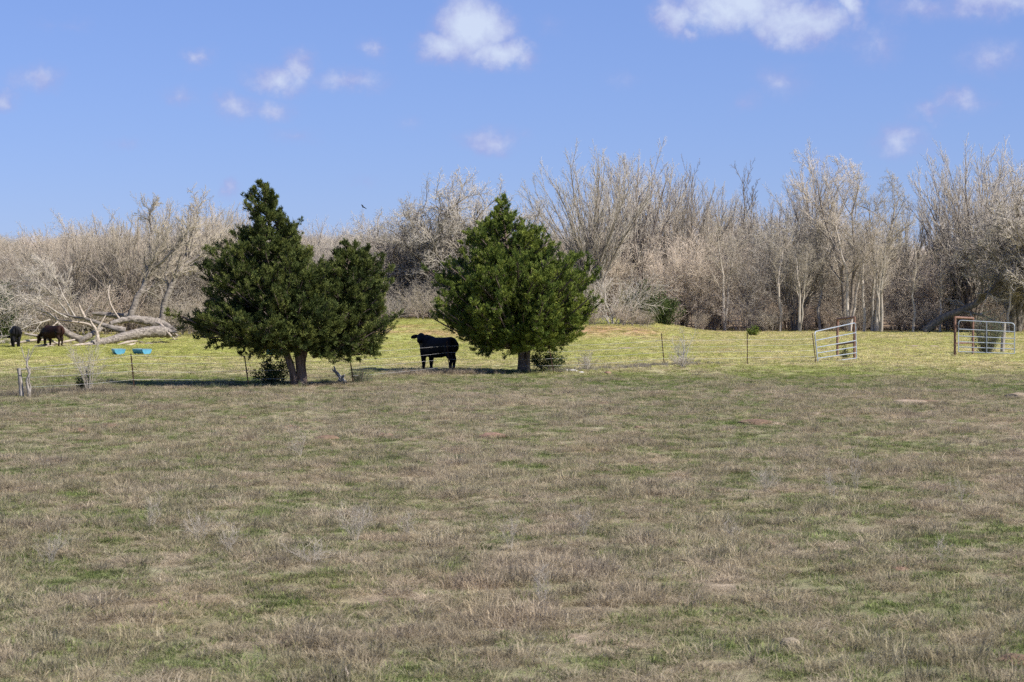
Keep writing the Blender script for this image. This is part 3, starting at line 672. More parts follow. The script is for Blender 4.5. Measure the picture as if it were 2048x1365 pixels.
# far wood on the rise behind
def far_wood():
    rng = np.random.default_rng(3); pr = []
    for k in ('thicket_a', 'thicket_d', 'thicket_b'):
        o = bpy.data.objects.new('far_'+k, PROTO[k][1]); pr.append(o)
    n = 900; y = rng.uniform(236, 420, n); x = rng.uniform(-.33, .33, n)*y
    y2 = rng.uniform(820, 1010, 900); x2 = rng.uniform(-.36, .36, 900)*y2
    x = np.r_[x, x2]; y = np.r_[y, y2]; m = len(x)
    s = np.where(y < 600, rng.uniform(.75, 1.0, m), rng.uniform(1.0, 1.5, m))
    s = np.where((y < 600) & (x/y < -.11), s*.75, s)
    scatter('distant_wood', pr, np.stack([x, y, g(x, y)-.1], -1), rng.integers(0, 3, m), np.stack([0*x, 0*x, rng.random(m)*6.28], -1), np.stack([s*1.3, s*1.3, s], -1), None, 'bare distant wood on the rise beyond the pasture')
far_wood()

# ------------------------------------------------------------------ cedars and leafy bushes
def set_var(me, vals):
    a = me.attributes.new('var', 'FLOAT', 'POINT'); a.data.foreach_set('value', np.asarray(vals, np.float32))
def cedar(base_px, D, stems, crowns, seed, label, fol, nbranch, nleaf):
    rng = np.random.default_rng(seed)
    bx, by = base_px; o = gp(bx, D); root = empty('cedar_tree', o); s = F/D
    by = None
    # photo row of the ground point
    def zpx(py): return pt(bx, py, D).z-o.z
    def xpx(px): return (px-bx)/s
    tk = MB(); lv_all = []
    for st in stems:
        pts = [(xpx(px), dy, zpx(py), r) for px, py, dy, r in st]; pts[0] = (pts[0][0], pts[0][1], min(pts[0][2], 0)-.05, pts[0][3])
        q = poly_smooth(pts, 16); tubes(tk, q[:, :3], np.maximum(q[:, 3], .01), 12, rough=.10, rng=rng)
    tk.build('trunk', M['cedar_bark'], root)
    lv = MB(); br = MB(); var = []
    for ci, (axis, env, dy, frac) in enumerate(crowns):
        E = sorted([(zpx(y), xpx(l), xpx(r)) for y, l, r in env]); hz = np.array([e[0] for e in E]); el = np.array([e[1] for e in E]); er = np.array([e[2] for e in E])
        A = sorted([(zpx(y), xpx(x)) for x, y in axis]); ah = np.array([a[0] for a in A]); ax = np.array([a[1] for a in A])
        npri = int(nbranch*frac)
        hs = np.linspace(hz[0], hz[-1], 200); wgt = np.interp(hs, hz, (er-el)/2)+.30; cdf = np.cumsum(wgt); cdf /= cdf[-1]
        ht = np.interp((np.arange(npri)+rng.random(npri))/npri, cdf, hs); az = np.arange(npri)*2.399+rng.normal(0, .35, npri)
        def tips(ht, az, lob):
            l = np.interp(ht, hz, el); r = np.interp(ht, hz, er); a0 = np.interp(ht, ah, ax); c = np.cos(az)
            Rx = np.where(c > 0, r-a0, a0-l); Ry = (r-l)/2
            return np.stack([a0+Rx*c*lob, dy+Ry*np.sin(az)*lob, ht], -1), a0
        def starts(tip, a0, rise):
            Rm = np.hypot(tip[:, 0]-a0, tip[:, 1]-dy); h0 = np.clip(tip[:, 2]-Rm*rise, hz[0]*.95, None)
            return np.stack([np.interp(h0, ah, ax), np.full(len(tip), dy), h0], -1), Rm
        # main boughs, uneven in length, each ending in its own lobe
        lob = rng.choice([.55, .75, .88, .96, 1.05], npri, p=[.16, .2, .26, .26, .12])*rng.uniform(.95, 1.05, npri)*(.80+.50*fbm((az % 6.283)*.9+seed, ht*1.5+3*ci, seed, 2)); lob = np.where((ht-hz[0]) < .28*(hz[-1]-hz[0]), np.maximum(lob, rng.uniform(.75, .95, npri)), lob); tip, a0 = tips(ht, az, lob)
        rel = (ht-hz[0])/(hz[-1]-hz[0]); rise = np.where(rel < .16, rng.uniform(-.3, .1, npri), rng.uniform(.2, .5, npri)+.4*rel)
        st, Rp = starts(tip, a0, rise); md = (st+tip)/2+np.stack([rng.normal(0, .1, npri), rng.normal(0, .1, npri), -.12*Rp], -1)
        K = 7; t = np.linspace(0, 1, K)[None, :, None]
        PB = (1-t)**2*st[:, None]+2*t*(1-t)*md[:, None]+t*t*tip[:, None]
        tubes(br, PB, np.linspace(1, .25, K)[None]*(.014+.018*Rp)[:, None], 5)
        # secondary branches bunched round each bough
        ns2 = np.maximum((4+2.6*Rp).astype(int), 4); pr_ = np.repeat(np.arange(npri), ns2); nb = len(pr_)
        t2 = 1-.72*rng.random(nb); tq_ = t2[:, None]
        st = (1-tq_)**2*st[pr_]+2*tq_*(1-tq_)*md[pr_]+tq_**2*tip[pr_]
        bd = norm(tip-np.stack([a0, np.full(npri, dy), ht-.3*Rp], -1))[pr_]
        d2 = norm(bd*.9+rng.normal(0, .5, (nb, 3))+np.array([0, 0, 1])*np.where(rel < .2, 0, .75)[pr_][:, None]); L2 = (.20+.22*np.minimum(Rp, 2.0)[pr_]*(1.25-t2))*rng.uniform(.55, 1.55, nb)*np.clip(.2+Rp[pr_]/1.15, .28, 1.1)
        tip = st+d2*L2[:, None]; mid = (st+tip)/2-np.array([0, 0, .05])
        Rm = np.minimum(L2*1.3, 1.0)
        tubes(br, np.stack([st, mid, tip], 1), np.tile([.014, .010, .005], (nb, 1)), 3)
        # side branchlets carry the sprays: tufts of short shoots turned outward and up
        nsb = np.maximum((4+5.0*Rm).astype(int), 4); par = np.repeat(np.arange(nb), nsb); m = len(par)
        tt = 1-.80*rng.random(m)**1.1; tt[np.cumsum(nsb)-1] = 1.0
        pos = (1-tt[:, None])**2*st[par]+2*(tt*(1-tt))[:, None]*mid[par]+(tt**2)[:, None]*tip[par]
        tan = norm(2*(1-tt)[:, None]*(mid[par]-st[par])+2*tt[:, None]*(tip[par]-mid[par]))
        sd = norm(rng.normal(size=(m, 3))*[.8, .8, .5]+tan*1.0+np.array([0, 0, .5])); sl_ = (.12+.19*Rm[par]*(1.15-tt))*rng.uniform(.6, 1.35, m)
        e_ = pos+sd*sl_[:, None]
        q_ = np.repeat(np.arange(m), nleaf); n_ = len(q_); u = rng.random(n_)**.75
        C0 = pos[q_]+(e_-pos)[q_]*(u*1.12)[:, None]
        off = norm(rng.normal(size=(n_, 3))); wd = (.03+.042*np.sin(np.pi*np.clip(u, .05, 1)))*rng.uniform(.3, 1.35, n_)
        Cn = C0+off*wd[:, None]; Dn = sd[q_]*.9+off*.65+np.array([0, 0, .30])+rng.normal(0, .15, (n_, 3))
        needles(lv, Cn, Dn, rng.uniform(.05, .11, n_), rng.uniform(.018, .033, n_), rng)
        pv_ = rng.normal(.5, .2, npri)[pr_]; bv = np.clip(pv_+rng.normal(0, .1, nb), 0, 1); sv = np.clip(bv[par]+rng.normal(0, .17, m), 0, 1); var.append(np.repeat(np.clip(sv[q_]+rng.normal(0, .1, n_), 0, 1), 3))
    br.build('branches', M['cedar_bark'], root)
    ob = lv.build('crown', M[fol], root, smooth=False); set_var(ob.data, np.concatenate(var))
    tag(root, label, 'tree'); return root
cedar((600, 772), 67.5,
      [[(604, 778, 0, .21), (602, 740, .05, .17), (594, 690, .1, .15), (575, 600, .15, .12), (545, 480, .1, .07), (527, 385, .0, .02)],
       [(590, 778, -.05, .13), (585, 742, -.1, .12), (573, 705, -.1, .105), (560, 660, -.2, .09), (510, 600, -.3, .05), (440, 560, -.4, .02)],
       [(598, 715, .1, .1), (615, 680, .2, .09), (650, 630, .4, .08), (685, 560, .5, .05), (700, 500, .5, .02)]],
      [([(590, 740), (585, 680), (560, 560), (528, 375)], [(368, 520, 532), (385, 503, 543), (402, 494, 560), (430, 504, 572), (470, 480, 592), (500, 440, 610), (530, 412, 640), (565, 416, 655), (600, 424, 670), (635, 376, 680), (660, 388, 680), (680, 424, 660), (694, 470, 640)], 0.0, 1.0),
       ([(620, 720), (660, 640), (690, 560), (698, 490)], [(486, 686, 700), (505, 672, 742), (535, 655, 756), (570, 640, 768), (600, 620, 786), (635, 610, 776), (668, 620, 770), (692, 632, 752), (712, 655, 728)], .5, .62)],
      5, 'twin-trunk cedar, the taller and darker of the two, with a second lower peak', 'cedar_dark', 330, 26)
cedar((1047, 747), 78.6,
      [[(1046, 753, 0, .23), (1045, 715, .05, .19), (1041, 680, .1, .16), (1030, 590, .1, .12), (1015, 500, .05, .07), (1002, 405, 0, .02)],
       [(1053, 752, -.08, .17), (1054, 725, -.1, .12), (1058, 695, -.1, .10), (1075, 640, .1, .08), (1105, 580, .2, .05), (1140, 530, .2, .02)]],
      [([(1048, 740), (1040, 660), (1020, 530), (1001, 400)], [(396, 994, 1006), (415, 988, 1016), (444, 966, 1050), (471, 944, 1092), (499, 936, 1108), (522, 905, 1150), (548, 876, 1178), (580, 874, 1186), (608, 874, 1188), (640, 894, 1176), (662, 916, 1156), (680, 936, 1138), (698, 962, 1116)], 0.0, 1.0)],
      9, 'single-trunk round-crowned cedar, the brighter green one beside the standing cow', 'cedar', 370, 26)

def leafy_bush(name, loc, w, h, nst, nlf, seed, label, fol, L=(.05, .1), stem='cedar_bark', cat='shrub', lean=0.0, low=0.0):
    rng = np.random.default_rng(seed); root = empty(name, loc)
    a = rng.random(nst)*6.283; rr = w/2*np.sqrt(rng.random(nst)); top = np.stack([rr*np.cos(a)+lean, rr*np.sin(a), h*(1-.5*(rr/(w/2))**2)*rng.uniform(.65, 1.08, nst)], -1)
    b0 = np.stack([.15*rr*np.cos(a), .15*rr*np.sin(a), np.full(nst, -.03)], -1)
    mid = (b0+top)/2+rng.normal(0, .06*w, (nst, 3))*[1, 1, .3]
    t = np.linspace(0, 1, 5)[None, :, None]; P = (1-t)**2*b0[:, None]+2*t*(1-t)*mid[:, None]+t*t*top[:, None]
    mb = MB(); tubes(mb, P, np.linspace(1, .35, 5)[None]*np.full((nst, 1), .010+.006*h), 4); mb.build('stems', M[stem], root)
    par = rng.integers(0, nst, nlf); tt = (low+(1-low)*rng.random(nlf)**.8)[:, None]
    C = (1-tt)**2*b0[par]+2*tt*(1-tt)*mid[par]+tt*tt*top[par]+rng.normal(0, .045*w+.03, (nlf, 3))*[1, 1, .8]; C[:, 2] = np.maximum(C[:, 2], .03)
    lv = MB(); leaves(lv, C, norm(top[par]-b0[par])*.5+rng.normal(0, .6, (nlf, 3))+[0, 0, .3], rng.uniform(*L, nlf), rng.uniform(L[0]*.4, L[1]*.5, nlf), rng)
    ob = lv.build('foliage', M[fol], root, smooth=False); set_var(ob.data, np.repeat(rng.random(nlf), 4)); tag(root, label, cat); return root
leafy_bush('evergreen_shrub', at(548, 771), 1.5, 1.05, 16, 2600, 1, 'dark leafy shrub at the foot of the twin-trunk cedar', 'bush_green', low=.2)
leafy_bush('evergreen_shrub', at(722, 767), .9, .62, 22, 1500, 2, 'grey-green bushy weed beside the post under the twin-trunk cedar', 'bush_grey', (.03, .07))
leafy_bush('evergreen_shrub', at(1096, 744), 1.7, 1.05, 14, 2400, 3, 'thin leafy sapling against the post beside the single-trunk cedar', 'bush_green', low=.35)
leafy_bush('cedar_seedling', gp(1507, 154), 1.0, .85, 26, 1800, 4, 'tiny bright green cedar seedling alone at the edge of the wood', 'cedar', (.07, .14))
leafy_bush('evergreen_shrub', gp(1972, 106), 2.0, 2.35, 26, 5200, 5, 'grey-green shrub growing up through the right-hand gate', 'bush_grey', (.05, .1))
leafy_bush('evergreen_shrub', gp(1692, 97), .7, .75, 10, 700, 6, 'small green shrub behind the bars of the tilted gate', 'bush_green', (.04, .08))
leafy_bush('evergreen_bush', gp(1285, 160), 4.4, 3.4, 26, 5200, 7, 'dark evergreen bush behind the pale drooping bush', 'bush_green', (.12, .22))
leafy_bush('evergreen_bush', gp(1330, 165), 3.4, 2.9, 22, 4200, 8, 'dark evergreen bush, second one right of the drooping bush', 'bush_green', (.12, .22))
leafy_bush('evergreen_bush', gp(4, 139), 2.2, 4.4, 20, 4200, 9, 'dark evergreen bush at the left edge behind the black grazing cow', 'bush_green', (.12, .22))
leafy_bush('evergreen_tree', gp(1900, 184), 6.0, 8.2, 26, 6500, 10, 'olive evergreen tree half hidden in the wood between the gates', 'bush_grey', (.15, .3), cat='tree', low=.35)
leafy_bush('green_brush', at(168, 783), .55, .8, 14, 700, 11, 'olive green brush at the foot of the bare fence bush by the wooden post', 'bush_green', (.05, .09))

# bare bushes on the fence line
def twig_bush(name, loc, w, h, nst, seed, label, m, r=.012, sub=10, fine=1.0):
    rng = np.random.default_rng(seed); root = empty(name, loc); st = []
    for i in range(nst):
        a = rng.random()*6.283; q = w/2*math.sqrt(rng.random()); hh = h*rng.uniform(.5, 1.05)
        st.append([(.1*q*math.cos(a), .1*q*math.sin(a), -.04, r), (.3*q*math.cos(a)+rng.normal(0, .03), .3*q*math.sin(a), .35*hh, r*.8), (.7*q*math.cos(a)+rng.normal(0, .05), .7*q*math.sin(a), .7*hh, r*.55), (q*math.cos(a), q*math.sin(a), hh, r*.25)])
    a, b = bare_tree(st, [dict(n=sub, t=(.2, .97), ang=(20, 50), len=(.25, .5), K=4, wob=.18, r=.5, up=.1, rmin=.004*fine), dict(n=5, t=(.2, .97), ang=(20, 60), len=(.3, .6), K=3, wob=.18, r=.6, rmin=.003*fine, tip=.5)], seed, split=0)
    a.build('stems', M[m], root); b.build('twigs', M[m], root); tag(root, label, 'shrub'); return root
twig_bush('bare_shrub', at(178, 784), 1.5, 1.65, 12, 21, 'sparse bare bush between the wooden post and the nearest steel post', 'weed', .009)
twig_bush('bare_shrub', at(1366, 733), 1.15, 1.55, 9, 22, 'white bare bush on the fence line, right of the single-trunk cedar', 'bleached', .018, 8)
twig_bush('bare_shrub', at(1366, 736), 1.3, .55, 26, 23, 'low tangle of dead twigs at the foot of the white bare bush', 'weed', .008, 8)
twig_bush('bare_shrub', at(1175, 741), 1.4, .75, 14, 24, 'low grey bush on the fence line right of the single-trunk cedar', 'weed', .008)

# ------------------------------------------------------------------ fallen tree
def fallen_tree():
    D0 = 131.0; o = at(270, 690); o.y = 129; o.z = float(g(o.x, 129)); root = empty('fallen_tree', o); rng = np.random.default_rng(77)
    def P(px, py, D, r): p = pt(px, py, D)-o; return (p.x, p.y, p.z, r)
    def tube(name, pts, m, s=12, n=18, rough=.08, cap=True):
        mb = MB(); q = poly_smooth(pts, n); tubes(mb, q[:, :3], np.maximum(q[:, 3], .012), s, cap=cap, rough=rough, rng=rng); return mb.build(name, M[m], root)
    tube('trunk', [P(340, 668, 130, .27), P(322, 664, 129.5, .36), P(293, 665, 129, .35), P(254, 672, 128, .29), P(220, 681, 127, .23), P(196, 685, 126, .21), P(168, 691, 125.2, .13)], 'log', 20, 60, .16)
    tube('trunk', [P(352, 672, 131, .16), P(340, 660, 132, .27), P(322, 648, 132.5, .30), P(300, 644, 132, .30), P(272, 639, 131.5, .24), P(244, 641, 131, .19), P(220, 648, 130.5, .13)], 'log', 18, 50, .2)
    tube('trunk', [P(270, 633, 134, .19), P(235, 632, 134, .18), P(205, 629, 134, .16), P(185, 627, 134, .11)], 'log', 12, 26, .15)
    tube('limb', [P(250, 662, 128.8, .24), P(228, 657, 128.6, .20), P(205, 650, 128.8, .15), P(178, 640, 129, .11), P(150, 635, 129.4, .08), P(118, 626, 130, .04)], 'log', 10, 26, .12)
    tube('limb', [P(190, 655, 130, .11), P(172, 648, 130, .085), P(145, 644, 130, .07), P(115, 640, 130.5, .05), P(80, 628, 131, .035), P(45, 625, 131, .015)], 'bare_wood', 8)
    for i in range(9):                                   # torn root end
        a_ = rng.uniform(-.9, 1.3); x_ = 344+rng.uniform(-4, 5); y_ = 664+rng.uniform(-10, 10); L_ = rng.uniform(6, 15)
        tube('torn_root', [P(x_-8, y_-2, 131-.2*i, .09), P(x_, y_, 131-.2*i, .08), P(x_+L_*.6*math.cos(a_), y_-L_*.5*math.sin(a_), 131-.25*i, .05), P(x_+L_*math.cos(a_), y_-L_*math.sin(a_)*.8, 130.8-.25*i, .012)], 'log' if i % 3 else 'bare_wood', 7, 10, .2)
    tube('limb', [P(160, 685, 129, .2), P(175, 674, 129, .19), P(195, 662, 129.5, .16), P(205, 655, 130, .12)], 'log', 10)
    tube('limb', [P(165, 680, 131, .24), P(140, 670, 131, .22), P(122, 655, 131, .17), P(112, 640, 131, .1)], 'log', 10)
    # forked bare branch standing on the trunk
    tube('branch', [P(196, 684, 125.3, .14), P(194, 668, 125.3, .11), P(192, 660, 125.3, .10), P(184, 648, 125.3, .07), P(180, 638, 125.3, .03)], 'bare_wood', 8, 14)
    tube('branch', [P(193, 664, 125.3, .09), P(199, 652, 125.3, .07), P(206, 640, 125.4, .05), P(212, 630, 125.5, .025)], 'bare_wood', 8, 12)
    tube('branch', [P(240, 640, 131, .08), P(228, 622, 131, .065), P(220, 605, 131, .055), P(217, 585, 131.3, .045), P(220, 570, 131.5, .03)], 'bare_wood', 8, 14)
    tube('branch', [P(170, 636, 129, .1), P(163, 622, 129, .09), P(158, 610, 129, .05)], 'bare_wood', 8, 12)
    tube('branch', [P(168, 636, 129.3, .1), P(175, 622, 129.3, .07), P(184, 610, 129.4, .04)], 'log', 8, 12)
    tube('branch', [P(90, 686, 124.5, .03), P(97, 672, 124.5, .045), P(104, 655, 124.7, .05), P(116, 644, 125, .03)], 'bare_wood', 6, 12)
    for i, (a, b, c) in enumerate((((228, 708), (250, 694), (270, 688)), ((138, 694), (160, 690), (185, 688)), ((20, 690), (60, 682), (100, 680)), ((60, 694), (110, 688), (150, 680)), ((120, 690), (90, 676), (50, 668)))):
        tube('broken_branch', [P(*a, 124-.3*i, .05), P(*b, 124.3-.3*i, .09), P(*c, 124.8-.3*i, .06)], 'bare_wood', 7, 10)
    for i in range(16):                                  # litter of snapped branches
        x_ = rng.uniform(60, 340); y_ = 694-.06*(x_-60)*.6+rng.uniform(-4, 5); a_ = rng.uniform(-.5, .5); L_ = rng.uniform(6, 22); D_ = 124.6+rng.uniform(-.6, .6)
        p_ = at(x_, y_); q0 = p_-o; d_ = np.array([math.cos(a_), math.sin(a_), 0])*L_/30
        tube('broken_branch', [(q0.x, q0.y, q0.z+.03, .02), (q0.x+d_[0]*.5, q0.y+d_[1]*.5, q0.z+.09, .035), (q0.x+d_[0], q0.y+d_[1], q0.z+.05, .015)], 'bare_wood' if i % 2 else 'log', 5, 6)
    # torn pale splinter of the root end
    tube('splinter', [P(350, 680, 129.4, .03), P(338, 668, 129.3, .08), P(322, 650, 130.6, .10), P(310, 645, 131.2, .03)], 'bare_wood', 6, 10)
    tube('splinter', [P(275, 682, 126.6, .04), P(255, 685, 126.2, .10), P(235, 690, 125.8, .04)], 'bare_wood', 6, 10)
    # regrown upright stems with crowns
    S1 = [[P(262, 640, 132.4, .26), P(268, 612, 132.4, .22), P(280, 585, 132.6, .19), P(297, 545, 133, .16), P(306, 515, 133.2, .11), P(325, 480, 133.5, .04)],
          [P(298, 548, 133, .13), P(320, 528, 132.6, .10), P(345, 505, 132.4, .08), P(365, 480, 132.4, .05), P(380, 450, 132.2, .02)],
          [P(306, 518, 133, .10), P(298, 490, 133.4, .08), P(302, 460, 134, .06), P(300, 430, 134.2, .04), P(305, 408, 134.5, .02)]]
    S2 = [[P(320, 650, 132.6, .24), P(325, 620, 132.6, .2), P(335, 588, 132.6, .19), P(348, 560, 132.8, .17), P(372, 530, 133.2, .13), P(405, 508, 133.5, .09), P(440, 480, 133.8, .03)],
          [P(350, 558, 133, .12), P(368, 520, 133.4, .09), P(380, 480, 134, .07), P(392, 440, 134.4, .04), P(395, 415, 134.6, .02)]]
    UP = [dict(n=10, t=(.35, .99), ang=(20, 50), len=(.32, .55), K=6, wob=.16, trop=.05, r=.5, up=.2, rmin=.02), dict(n=9, t=(.15, .98), ang=(25, 60), len=(.4, .6), K=4, wob=.18, trop=.03, r=.5, up=.1, rmin=.012), dict(n=13, t=(.1, .99), ang=(25, 65), len=(.45, .75), K=2, wob=.2, r=.6, up=.1, rmin=.010, tip=.45)]
    for S, sd in ((S1, 5), (S2, 6)):
        a, b = bare_tree(S, UP, sd, split=1); a.build('standing_stem', M['log'], root); b.build('twigs', M['twig_tan'], root)
    # sprawling dead crown of grey branches toward the cows
    L = [[P(135, 636, 129.5, .07), P(95, 612, 129.5, .055), P(60, 590, 129.5, .05), P(20, 600, 129, .035), P(-20, 640, 129, .015)],
         [P(115, 640, 130.5, .08), P(80, 620, 130.5, .06), P(45, 618, 130, .045), P(10, 635, 129.5, .03), P(-25, 668, 129, .015)],
         [P(140, 634, 130, .07), P(112, 600, 130, .055), P(85, 570, 130, .05), P(50, 560, 130, .035), P(10, 575, 130, .015)],
         [P(150, 634, 129.8, .065), P(130, 600, 130, .05), P(118, 570, 130.4, .05), P(100, 540, 130.6, .03), P(80, 520, 131, .015)],
         [P(100, 640, 129, .07), P(80, 645, 128.6, .05), P(55, 652, 128.4, .04), P(30, 668, 128.2, .03), P(5, 684, 128, .012)]]
    DR = [dict(n=13, t=(.12, .97), ang=(15, 50), len=(.3, .55), K=6, wob=.2, trop=-.04, r=.5, up=-.03, rmin=.018), dict(n=10, t=(.12, .98), ang=(20, 60), len=(.42, .66), K=4, wob=.2, trop=-.05, r=.55, rmin=.012), dict(n=9, t=(.1, .99), ang=(25, 60), len=(.45, .75), K=2, wob=.2, r=.6, rmin=.010, tip=.45)]
    a, b = bare_tree(L, DR, 8, split=1); a.build('dead_limbs', M['bark_pale'], root); b.build('twigs', M['twig_grey'], root)
    tag(root, 'huge split fallen tree trunk with standing stems and sprawling dead branches beside the cows', 'fallen tree')
fallen_tree()
def leaning_tree():
    o = gp(1850, 170); root = empty('leaning_tree', o)
    def P(px, py, D, r): p = pt(px, py, D)-o; return (p.x, p.y, p.z, r)
    st = [[P(1848, 664, 170, .34), P(1885, 638, 170, .32), P(1935, 618, 170, .29), P(1985, 580, 170, .24), P(2035, 540, 170, .18), P(2100, 500, 170, .1)],
          [P(1985, 580, 170, .18), P(2005, 545, 170, .15), P(2010, 510, 170, .12), P(1995, 480, 170, .09), P(2000, 440, 170, .05)],
          [P(1940, 615, 170, .16), P(1960, 590, 169.5, .13), P(1965, 560, 169, .11), P(1945, 530, 169, .08), P(1925, 500, 169, .04)]]
    LT = [dict(n=9, t=(.3, .97), ang=(30, 70), len=(.28, .5), K=6, wob=.28, trop=.0, r=.5, up=.1, rmin=.03), dict(n=9, t=(.15, .98), ang=(30, 65), len=(.4, .6), K=4, wob=.26, trop=-.03, r=.5, rmin=.016), dict(n=9, t=(.1, .99), ang=(25, 65), len=(.4, .7), K=3, wob=.24, r=.6, rmin=.011, tip=.5)]
    a, b = bare_tree(st, LT, 18, split=1); a.build('trunk', M['bark_dark'], root); b.build('crown', M['twig_grey'], root)
    tag(root, 'dark tree trunk leaning low across the edge of the wood above the right-hand gate', 'tree')
leaning_tree()

# ------------------------------------------------------------------ cattle
def cow(loc, rz, label, m, pose, sc=1.0):
    mb = MB()
    def loft(rings, s=16):
        V = []; K = len(rings)
        for (x, y, z, w, h, ax) in rings:
            for k in range(s):
                a = k/s*2*math.pi; V.append((x, y+w*math.cos(a), z+h*math.sin(a)) if ax == 'x' else (x+h*math.sin(a), y+w*math.cos(a), z))
        V.append(rings[0][:3]); V.append(rings[-1][:3]); q = []; t = []
        for i in range(K-1):
            for k in range(s): q.append((i*s+k, i*s+(k+1) % s, (i+1)*s+(k+1) % s, (i+1)*s+k))
        for k in range(s): t.append((K*s, (k+1) % s, k)); t.append((K*s+1, (K-1)*s+k, (K-1)*s+(k+1) % s))
        mb.add(V, q, t)
    def tube(pts, n=12, s=12, ell=1.0):
        q = poly_smooth(pts, n); tubes(mb, q[:, :3], np.maximum(q[:, 3], .012), s, cap=True, ell=ell)
    def ball(c, r3, dr=None):
        bm = bmesh.new(); bmesh.ops.create_icosphere(bm, subdivisions=2, radius=1)
        v = np.array([x.co[:] for x in bm.verts])*np.array(r3); f = np.array([[y.index for y in x.verts] for x in bm.faces]); bm.free()
        if dr is not None:
            R_ = np.array(dr.to_matrix()); v = v@R_.T
        mb.add(v+np.asarray(c), f)
    loft([(-.84, 0, 1.00, .14, .20, 'x'), (-.79, 0, .98, .25, .29, 'x'), (-.66, 0, .96, .31, .345, 'x'), (-.45, 0, .92, .34, .365, 'x'), (-.15, 0, .88, .375, .39, 'x'), (.15, 0, .87, .375, .40, 'x'), (.42, 0, .88, .33, .40, 'x'), (.60, 0, .91, .28, .38, 'x'), (.74, 0, .94, .20, .29, 'x'), (.80, 0, .95, .10, .15, 'x')])
    ball((-.52, 0, 1.20), (.22, .16, .09)); ball((.48, 0, 1.22), (.2, .12, .09)); ball((-.70, .17, .93), (.2, .13, .26)); ball((-.70, -.17, .93), (.2, .13, .26))
    ball((.55, .17, .86), (.17, .11, .24)); ball((.55, -.17, .86), (.17, .11, .24)); ball((.02, 0, .545), (.10, .06, .07))
    for sy in (1, -1):
        dx = .05*sy
        tube([(.56+dx, .17*sy, .86, .15), (.55+dx, .17*sy, .62, .125), (.55+dx, .165*sy, .43, .098), (.545+dx, .165*sy, .36, .092), (.55+dx, .16*sy, .2, .068), (.55+dx, .16*sy, .1, .06), (.575+dx, .16*sy, .03, .06), (.58+dx, .16*sy, .0, .064)], 18)
        hx = -.06*sy
        tube([(-.66+hx, .17*sy, .92, .19), (-.60+hx, .18*sy, .72, .145), (-.66+hx, .17*sy, .56, .115), (-.76+hx, .165*sy, .46, .082), (-.745+hx, .16*sy, .3, .064), (-.72+hx, .16*sy, .12, .06), (-.69+hx, .16*sy, .03, .06), (-.685+hx, .16*sy, .0, .062)], 18)
    tube([(-.84, 0, 1.2, .05), (-.90, .01, 1.08, .035), (-.91, .02, .8, .024), (-.90, .03, .55, .03), (-.89, .03, .40, .05), (-.89, .03, .30, .02)], 16, 8)
    if pose == 'alert':
        hd = Vector((-.50, .80, -.42)).normalized(); poll = Vector((.80, .08, 1.31))     # head turned back toward the road
        tube([(.42, 0, .98, .36), (.56, 0, 1.05, .33), (.68, .02, 1.12, .27), (.76, .05, 1.23, .19)], 12)
        tube([(.62, .0, .70, .17), (.70, .02, .92, .18), (.72, .07, 1.24, .15)], 8)
    else:
        hd = Vector((.35, .1, -.93)).normalized(); poll = Vector((1.22, .05, .62))
        tube([(.55, 0, 1.0, .28), (.82, .01, .92, .21), (1.06, .03, .76, .16), (1.2, .05, .62, .13)], 12)
        tube([(.66, .0, .75, .14), (.9, .02, .75, .12), (1.1, .05, .6, .09)], 8)
    L = .50
    q = [poll-hd*.08, poll+hd*.08, poll+hd*.22, poll+hd*.38, poll+hd*.47, poll+hd*L]; rr = [.11, .15, .135, .10, .095, .06]
    tube([(*p, r) for p, r in zip(q, rr)], 14)
    side = hd.cross(Vector((0, 0, 1))); side = side.normalized() if side.length > .2 else Vector((0, 1, 0)); upv = side.cross(hd)
    ball(poll+upv*.06-hd*.02, (.09, .09, .07))
    for sy in (1, -1):
        d = (side*sy*.95-Vector((0, 0, .22))).normalized(); c = poll+side*sy*.26+upv*-.03
        ball(c, (.185, .05, .09), d.to_track_quat('X', 'Z'))
    me = mb.mesh('cow_raw'); tmp = bpy.data.objects.new('cow_tmp', me); COL.objects.link(tmp)
    r = tmp.modifiers.new('r', 'REMESH'); r.mode = 'VOXEL'; r.voxel_size = .028; s_ = tmp.modifiers.new('s', 'SMOOTH'); s_.iterations = 4; s_.factor = .5
    dg = bpy.context.evaluated_depsgraph_get(); m2 = bpy.data.meshes.new_from_object(tmp.evaluated_get(dg)); bpy.data.objects.remove(tmp)
    for p in m2.polygons: p.use_smooth = True
    m2.materials.clear(); m2.materials.append(M[m]); m2.name = 'cow'
    o = link('cow', m2, None, None, loc); o.rotation_euler = (0, 0, rz); o.scale = (sc, sc, sc); tag(o, label, 'cow'); return o
p = gp(876, 80.9)
cow(p, math.radians(180-40), 'black cow standing behind the fence wires with its head up', 'hide_black', 'alert', 1.06)
cow(gp(31, 121), math.radians(180-72), 'black cow grazing behind the heap of dead twigs', 'hide_black', 'graze', 1.0)
cow(gp(106, 122.5), math.radians(180-40), 'dark red-brown cow grazing beside the fallen trunk', 'hide_brown', 'graze', 1.0)

